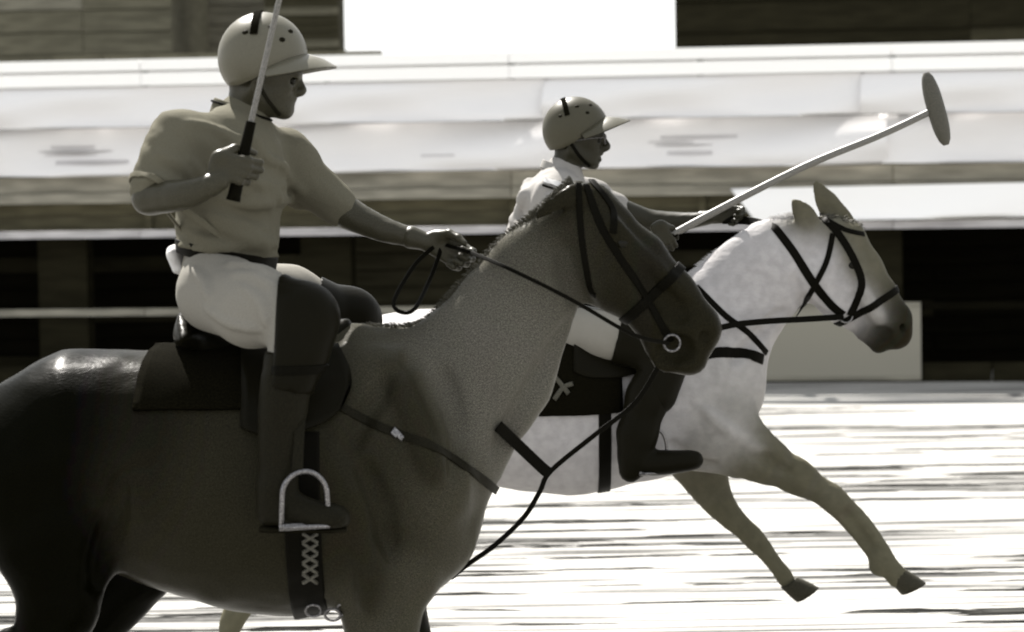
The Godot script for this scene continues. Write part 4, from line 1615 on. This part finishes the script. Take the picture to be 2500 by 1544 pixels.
	for zz in [1.0, -1.0]:
		b = bag()
		lump(b, W(711, 197, NZ + 0.031 * zz), Vector3(0.0112, 0.010, 0.0112))
		put("eye", b, M.eye, o)
	# shirt
	var s := Sdf.new()
	for r in [torso, sh_r, [up_r[0], [368, 470, 50, 0.255, 1.0]], sh_l, [up_l[0], up_l[1], [828, 506, 46, -0.17, 1.0]]]:
		chain(s, NZ, r, Color.WHITE, 0.06)
	chain(s, NZ, [[580, 322, 62, 0, 1.05], [596, 286, 60, 0, 1.0]], Color.WHITE, 0.03)
	s.inflate = 0.003
	s.noise = noise3(4, 1.0, true); s.amp = 0.008; s.nsc = Vector3(2.0, 7.0, 4.0); s.flow = Vector3(0, 2.1, 0)
	folds(s, [[[440, 500], [520, 545], [600, 580], [680, 628]], [[430, 545], [510, 585], [590, 606]], [[520, 482], [590, 498], [660, 494], [724, 500]], [[500, 520], [570, 545], [650, 560]],
		[[640, 470], [690, 480], [740, 510]], [[455, 385], [485, 420], [505, 470]], [[352, 440], [395, 436], [440, 450]], [[380, 380], [430, 400], [470, 440]], [[620, 330], [640, 380], [700, 410]],
		[[680, 395], [700, 430], [740, 470]], [[590, 330], [560, 380], [540, 430]], [[460, 300], [520, 315], [580, 345]], [[600, 430], [640, 450], [700, 455]], [[420, 600], [480, 612], [560, 600]], [[610, 560], [640, 590], [676, 600]]], NZ, 1.0, 0.009, 0.016)
	cut(s, W(586, 626, NZ), Vector3(-0.20, -1, 0))
	var rc := (W(362, 484, NZ + 0.26) - W(440, 345, NZ + 0.19)).normalized()
	b = bag()
	s.mesh(0.0085, b)
	var shirt := put("shirt", b, M.shirt, o)
	b = bag()   # collar
	var cp := PackedVector3Array()
	var cn := PackedVector3Array()
	for i in 25:
		var an := TAU * i / 24
		var c := W(590 + 66 * cos(an), 283 + 24 * cos(an), NZ + 0.064 * sin(an))
		cp.append(c)
		cn.append((Vector3(cos(an), 0.35, sin(an))).normalized())
	ribbon(b, cp, cn, 0.042, 0.008)
	var col := put("collar", b, M.shirt, shirt)
	for st in [-0.011, 0.011]:
		b = bag()
		var c3 := PackedVector3Array()
		for i in cp.size():
			c3.append(cp[i] + Vector3(0, st, 0) + cn[i] * 0.004)
		ribbon(b, c3, cn, 0.006, 0.006)
		put("collar_stripe", b, M.strap, col)
	b = bag()   # sleeve hem
	var uq := (W(362, 484, NZ + 0.26) - W(440, 345, NZ + 0.19)).normalized()
	var hc := W(376, 462, NZ + 0.248)
	var e1 := uq.cross(Vector3(0, 0, 1)).normalized()
	band(b, s, hc, e1, uq.cross(e1), 0, 360, 30, 0.016, 0.005)
	put("sleeve_hem", b, M.shirt, shirt)
	b = bag()   # shirt tail bunched over the belt at the back
	var tl := Sdf.new()
	chain(tl, NZ, [[428, 618, 19, 0.0, 2.4], [436, 655, 15, 0.0, 2.6]], Color.WHITE, 0.02)
	tl.noise = noise3(8, 1.0); tl.amp = 0.008; tl.nsc = Vector3(20, 14, 20)
	tl.mesh(0.006, b)
	put("shirt_tail", b, M.white_cloth, o)
	# breeches
	s = Sdf.new()
	for r in [[torso[0], torso[1]], th_r, th_l, [lo_r[0], lo_r[1]], [lo_l[0], lo_l[1]]]:
		chain(s, NZ, r, Color.WHITE, 0.05)
	s.inflate = 0.004
	s.noise = noise3(9, 1.0, true); s.amp = 0.003; s.nsc = Vector3(2.5, 7.0, 5.0); s.flow = Vector3(0, 1.4, 0)
	folds(s, [[[560, 645], [610, 652], [655, 672]], [[570, 668], [620, 678], [662, 700]], [[470, 660], [500, 690], [510, 730]], [[590, 700], [635, 740], [650, 790]], [[500, 750], [560, 790], [630, 805]]], NZ, 1.0, 0.006, 0.016)
	cut(s, W(560, 614, NZ), Vector3(0.22, 1, 0))
	cut(s, W(700, 905, NZ + 0.35), Vector3(0, -1, 0))
	sdf_part("breeches", s, 0.009, M.breeches, o)
	# belt
	b = bag()
	s = Sdf.new()
	chain(s, NZ, torso, Color.WHITE, 0.035)
	s.inflate = 0.008
	var un := Vector3(0.22, 1, 0).normalized()
	var ux := Vector3(un.y, -un.x, 0)
	band(b, s, W(556, 622, NZ), ux, Vector3(0, 0, 1), 0, 360, 48, 0.036, 0.006)
	put("belt", b, M.strap, o)
	# boots and knee guards
	for side in [1.0, -1.0]:
		s = Sdf.new()
		var lo: Array = lo_r if side > 0 else lo_l
		var dx := 0.0 if side > 0 else 80.0
		chain(s, NZ, lo, Color.WHITE, 0.03)
		var fz: float = 0.39 * side
		chain(s, NZ, [[672 + dx, 1200, 40, fz, 0.9], [664 + dx, 1252, 32, fz, 1.0]], Color.WHITE, 0.03)
		chain(s, NZ, [[672 + dx, 1232, 38, fz, 0.95], [760 + dx, 1262, 34, fz + 0.01 * side, 1.2], [826 + dx, 1266, 24, fz + 0.015 * side, 1.4]], Color.WHITE, 0.03)
		s.inflate = 0.006
		s.noise = noise3(12, 1.0); s.amp = 0.003; s.nsc = Vector3(6, 14, 6)
		cut(s, W(700, 862, NZ + fz), Vector3(0.1, 1, 0))
		cut(s, W(700, 1288, NZ + fz), Vector3(0, -1, 0))
		var boot := sdf_part("boot", s, 0.009, M.leather_brown, o)
		b = bag()
		var sole := []
		for q in [[634 + dx, 0.026], [660 + dx, 0.034], [705 + dx, 0.032], [760 + dx, 0.042], [810 + dx, 0.042], [846 + dx, 0.02]]:
			var c := W(q[0], 1290, NZ + fz)
			sole.append(PackedVector3Array([c + Vector3(0, 0.004, -q[1]), c + Vector3(0, 0.004, q[1]), c + Vector3(0, -0.008, q[1]), c + Vector3(0, -0.008, -q[1])]))
		loft(b, sole)
		put("sole", b, M.dark, boot)
		s = Sdf.new()
		chain(s, NZ, [th_r[1], th_r[2]] if side > 0 else [th_l[1], th_l[2]], Color.WHITE, 0.03)
		chain(s, NZ, [lo[0], lo[1]], Color.WHITE, 0.03)
		chain(s, NZ, [[750 + dx * 1.3, 780, 58, 0.355 * side, 1.0], [726 + dx * 1.3, 850, 62, 0.37 * side, 0.9]], Color.WHITE, 0.03)
		s.inflate = 0.017
		cut(s, W(676 + dx * 1.35, 780, NZ + 0.35 * side), Vector3(-1, 0.05, 0))
		cut(s, W(700 + dx, 948, NZ + 0.35 * side), Vector3(-0.25, -1, 0))
		var kg := sdf_part("knee_guard", s, 0.009, M.leather, o)
		b = bag()
		var c2 := W((700.0 if side > 0 else 800.0), 900, NZ + 0.37 * side)
		band(b, s, c2, Vector3(1, 0, 0), Vector3(0, 0, 1), 0, 360, 28, 0.022, 0.004)
		put("guard_strap", b, M.strap, kg)
	helmet(o, W(641, 140, NZ), Vector3(S(110, NZ), S(110, NZ), 0.108), -0.10, 0.075, 0.36, M.helmet, 132.0)
	b = bag()   # chin strap
	strap(b, hd, [[628, 200], [650, 240], [682, 280]], NZ, 1.0, 0.010)
	put("chin_strap", b, M.leather_brown, o)
	# mallet, head far above the frame
	var tip := grip_a + gdir * 1.30
	mallet("polo_mallet", "long cane polo mallet held upright by the near rider", [grip_a, grip_a + gdir * 0.5, tip], 0.18, tip, Vector3(0.2, 0.1, 1), 0.235, 0.024)

func far_rider() -> void:
	var sk := grey(0.06)
	var o := thing("person", "rider in white shirt, dark helmet and glasses crouched over the grey horse", "person", W(1400, 780, FZ))
	var torso := [[1312, 770, 72, 0, 1.5], [1310, 690, 76, 0, 1.4], [1326, 590, 84, 0, 1.4], [1352, 510, 80, 0, 1.5], [1368, 470, 62, 0, 1.7]]
	var sh_r := [[1352, 470, 46, 0.12, 1.0], [1330, 492, 44, 0.2, 1.0]]
	var up_r := [[1330, 492, 42, 0.2, 1.0], [1400, 640, 30, 0.25, 1.0]]
	var fo_r := [[1400, 640, 30, 0.25, 1.0], [1500, 622, 25, 0.26, 1.0], [1592, 594, 17, 0.24, 1.0]]
	var sh_l := [[1390, 470, 44, -0.12, 1.0], [1440, 488, 42, -0.18, 1.0]]
	var up_l := [[1440, 488, 40, -0.18, 1.0], [1580, 540, 32, -0.2, 1.0]]
	var fo_l := [[1580, 540, 30, -0.2, 1.0], [1660, 542, 26, -0.16, 1.0], [1738, 532, 17, -0.11, 1.0]]
	var th_r := [[1325, 790, 68, 0.15, 1.0], [1480, 812, 58, 0.28, 1.0], [1625, 862, 42, 0.35, 1.0]]
	var lo_r := [[1622, 870, 42, 0.35, 1.0], [1582, 970, 46, 0.385, 0.9], [1556, 1060, 42, 0.39, 0.9], [1552, 1110, 36, 0.39, 1.0]]
	var th_l := [[1325, 790, 68, -0.15, 1.0], [1480, 812, 58, -0.28, 1.0], [1610, 866, 42, -0.35, 1.0]]
	var lo_l := [[1608, 870, 42, -0.35, 1.0], [1570, 970, 38, -0.385, 0.9], [1540, 1060, 32, -0.39, 0.9], [1536, 1110, 26, -0.39, 1.0]]
	var neck := [[1368, 440, 36, 0, 1.0], [1388, 386, 35, 0, 1.0]]
	var bd := Sdf.new()
	for r in [torso, sh_r, up_r, fo_r, sh_l, up_l, fo_l, th_r, lo_r, th_l, lo_l, neck]:
		chain(bd, FZ, r, sk, 0.035)
	bd.inflate = -0.006
	var b := bag()
	bd.mesh(0.013, b)
	var hd := Sdf.new()
	chain(hd, FZ, neck, sk, 0.03)
	chain(hd, FZ, [[1392, 316, 57, 0, 0.86], [1412, 318, 56, 0, 0.84]], sk, 0.03)
	chain(hd, FZ, [[1430, 345, 42, 0, 0.86], [1436, 372, 32, 0, 0.92]], sk, 0.03)
	for zz in [1.0, -1.0]:
		chain(hd, FZ, [[1398, 368, 20, 0.035 * zz, 1.2], [1444, 398, 12, 0.012 * zz, 1.5]], sk, 0.02)
	chain(hd, FZ, [[1446, 396, 15, 0, 1.3], [1452, 402, 10, 0, 1.3]], sk, 0.014)
	chain(hd, FZ, [[1468, 330, 8, 0.02, 1.6], [1469, 330, 8, -0.02, 1.6]], sk, 0.014)
	chain(hd, FZ, [[1470, 335, 5, 0, 1.0], [1483, 356, 6, 0, 1.0], [1475, 362, 8, 0, 1.4]], sk, 0.010)
	chain(hd, FZ, [[1467, 373, 7, 0, 2.2], [1468, 374, 6, 0, 2.0]], sk, 0.006)
	chain(hd, FZ, [[1463, 390, 7, 0, 2.0], [1463, 391, 6, 0, 1.8]], sk, 0.006)
	for zz in [1.0, -1.0]:
		chain(hd, FZ, [[1396, 344, 11, 0.078 * zz, 0.45], [1392, 360, 7, 0.075 * zz, 0.5]], sk, 0.008)
		hd.cap(W(1465, 341, FZ + 0.030 * zz), W(1462, 342, FZ + 0.034 * zz), 0.010, 0.010, 1.0, sk, 0.008, 1)
	hd.mesh(0.006, b)
	var grip_a := W(1608, 592, FZ + 0.22)
	var gdir := (W(1759, 510, FZ + 0.22) - grip_a).normalized()
	var hn := Sdf.new()
	chain(hn, FZ, [[1580, 598, 18, 0.245, 1.0], [1598, 592, 16, 0.25, 1.0]], sk, 0.02)
	var fw := Vector3(gdir.y, -gdir.x, 0.0)
	hand(hn, W(1622, 584, FZ + 0.22) - fw * 0.072 + Vector3(0, 0, 0.026), fw, Vector3(0, 0, -1), gdir, [45.0, 130.0, 205.0], sk)
	hn.mesh(0.004, b)
	var hl := Sdf.new()
	var lf := Vector3(0.97, 0.1, 0.2).normalized()
	chain(hl, FZ, [[1715, 534, 19, -0.13, 1.0], [1742, 530, 16, -0.11, 1.0]], sk, 0.02)
	hand(hl, W(1742, 530, FZ - 0.11), lf, Vector3(-0.2, -0.3, 1).normalized(), Vector3(0.1, 1, 0.2).normalized(), [35.0, 115.0, 190.0], sk)
	hl.mesh(0.004, b)
	put("body", b, M.skin, o)
	for zz in [1.0, -1.0]:
		b = bag()
		lump(b, W(1461, 342, FZ + 0.032 * zz), Vector3(0.0115, 0.0115, 0.0115))
		put("eye", b, M.eye, o)
	# glasses
	b = bag()
	for zz in [1.0, -1.0]:
		var loop := []
		var c := W(1478, 340, FZ + 0.031 * zz)
		for i in 13:
			var an := TAU * i / 12
			loop.append(c + Vector3(-0.006 * cos(an) * zz * 0.5, 0.020 * sin(an), 0.025 * cos(an)))
		tube(b, smooth(loop, 2), 0.002, 0.002, 6)
		tube(b, PackedVector3Array([W(1474, 336, FZ + 0.056 * zz), W(1440, 338, FZ + 0.074 * zz), W(1404, 344, FZ + 0.078 * zz)]), 0.002, 0.002, 6)
	put("glasses", b, M.steel, o)
	# shirt
	var s := Sdf.new()
	for r in [torso, sh_r, [up_r[0], [1375, 588, 36, 0.235, 1.0]], sh_l, [up_l[0], [1500, 512, 38, -0.19, 1.0]]]:
		chain(s, FZ, r, Color.WHITE, 0.05)
	chain(s, FZ, [[1362, 452, 42, 0, 1.05], [1374, 420, 40, 0, 1.0]], Color.WHITE, 0.03)
	s.inflate = 0.008
	s.noise = noise3(14, 1.0, true); s.amp = 0.007; s.nsc = Vector3(2.4, 6.0, 4.0); s.flow = Vector3(0, -1.6, 0)
	folds(s, [[[1290, 440], [1275, 490], [1262, 540]], [[1330, 450], [1310, 500], [1300, 560]], [[1345, 480], [1330, 520], [1290, 575]], [[1250, 530], [1275, 560], [1310, 580]], [[1360, 500], [1380, 540], [1390, 580]]], FZ, 1.0, 0.013)
	cut(s, W(1315, 772, FZ), Vector3(-0.1, -1, 0))
	var shirt := sdf_part("shirt", s, 0.010, M.shirt_far, o)
	b = bag()
	var cp := PackedVector3Array()
	var cn := PackedVector3Array()
	for i in 25:
		var an := TAU * i / 24
		cp.append(W(1370 + 44 * cos(an), 418 + 18 * cos(an), FZ + 0.066 * sin(an)))
		cn.append(Vector3(cos(an), 0.35, sin(an)).normalized())
	ribbon(b, cp, cn, 0.034, 0.007)
	put("collar", b, M.shirt_far, shirt)
	b = bag()
	strap(b, s, [[1328, 440], [1365, 452], [1404, 470]], FZ, 1.0, 0.034, 0.004)
	put("shoulder_stripe", b, M.white_cloth, shirt)
	b = bag()
	strap(b, s, [[1324, 452], [1362, 466], [1396, 484]], FZ, 1.0, 0.008, 0.005)
	put("stripe_edge", b, M.felt, shirt)
	# breeches, boots, guards
	s = Sdf.new()
	for r in [[torso[0], torso[1]], th_r, th_l, [lo_r[0], lo_r[1]], [lo_l[0], lo_l[1]]]:
		chain(s, FZ, r, Color.WHITE, 0.05)
	s.inflate = 0.004
	s.noise = noise3(19, 1.0); s.amp = 0.006; s.nsc = Vector3(8.0, 7.0, 6.0); s.flow = Vector3(0.9, 0, 0)
	cut(s, W(1315, 735, FZ), Vector3(0.1, 1, 0))
	cut(s, W(1600, 940, FZ + 0.35), Vector3(0, -1, 0))
	sdf_part("breeches", s, 0.011, M.breeches, o)
	for side in [1.0, -1.0]:
		var lo: Array = lo_r if side > 0 else lo_l
		var dx := 0.0 if side > 0 else -12.0
		var fz: float = 0.39 * side
		s = Sdf.new()
		chain(s, FZ, lo, Color.WHITE, 0.03)
		chain(s, FZ, [[1545 + dx, 1110, 28, fz, 0.95], [1540 + dx, 1150, 24, fz, 1.0]], Color.WHITE, 0.03)
		chain(s, FZ, [[1546 + dx, 1130, 26, fz, 0.95], [1620 + dx, 1130, 24, fz, 1.2], [1695 + dx, 1124, 18, fz, 1.4]], Color.WHITE, 0.03)
		s.inflate = 0.008
		cut(s, W(1600, 905, FZ + fz), Vector3(0.3, 1, 0))
		sdf_part("boot", s, 0.011, M.leather, o)
		s = Sdf.new()
		chain(s, FZ, [th_r[1], th_r[2]] if side > 0 else [th_l[1], th_l[2]], Color.WHITE, 0.03)
		chain(s, FZ, [[1628 + dx, 872, 44, 0.355 * side, 1.0], [1600 + dx, 960, 40, 0.38 * side, 0.9]], Color.WHITE, 0.03)
		s.inflate = 0.022
		cut(s, W(1500 + dx, 850, FZ + 0.35 * side), Vector3(-1, 0.25, 0))
		cut(s, W(1580 + dx, 1000, FZ + 0.35 * side), Vector3(-0.3, -1, 0))
		sdf_part("knee_guard", s, 0.011, M.leather, o)
	helmet(o, W(1405, 316, FZ), Vector3(S(81, FZ), S(80, FZ), 0.108), 0.22, 0.09, 0.42, M.helmet_far, 116.0)
	b = bag()
	strap(b, hd, [[1394, 350], [1412, 378], [1440, 406]], FZ, 1.0, 0.014)
	put("chin_strap", b, M.strap, o)
	var hc := W(2286, 266, FZ + 0.22)
	mallet("polo_mallet", "polo mallet held out over the grey horse, wooden head raised at right", [grip_a, W(1759, 510, FZ + 0.22), W(1970, 404, FZ + 0.22), W(2150, 330, FZ + 0.22), hc], 0.17, hc, W(2310, 352, FZ + 0.22) - W(2262, 180, FZ + 0.22), S(180, FZ), S(22, FZ), 0.0150)
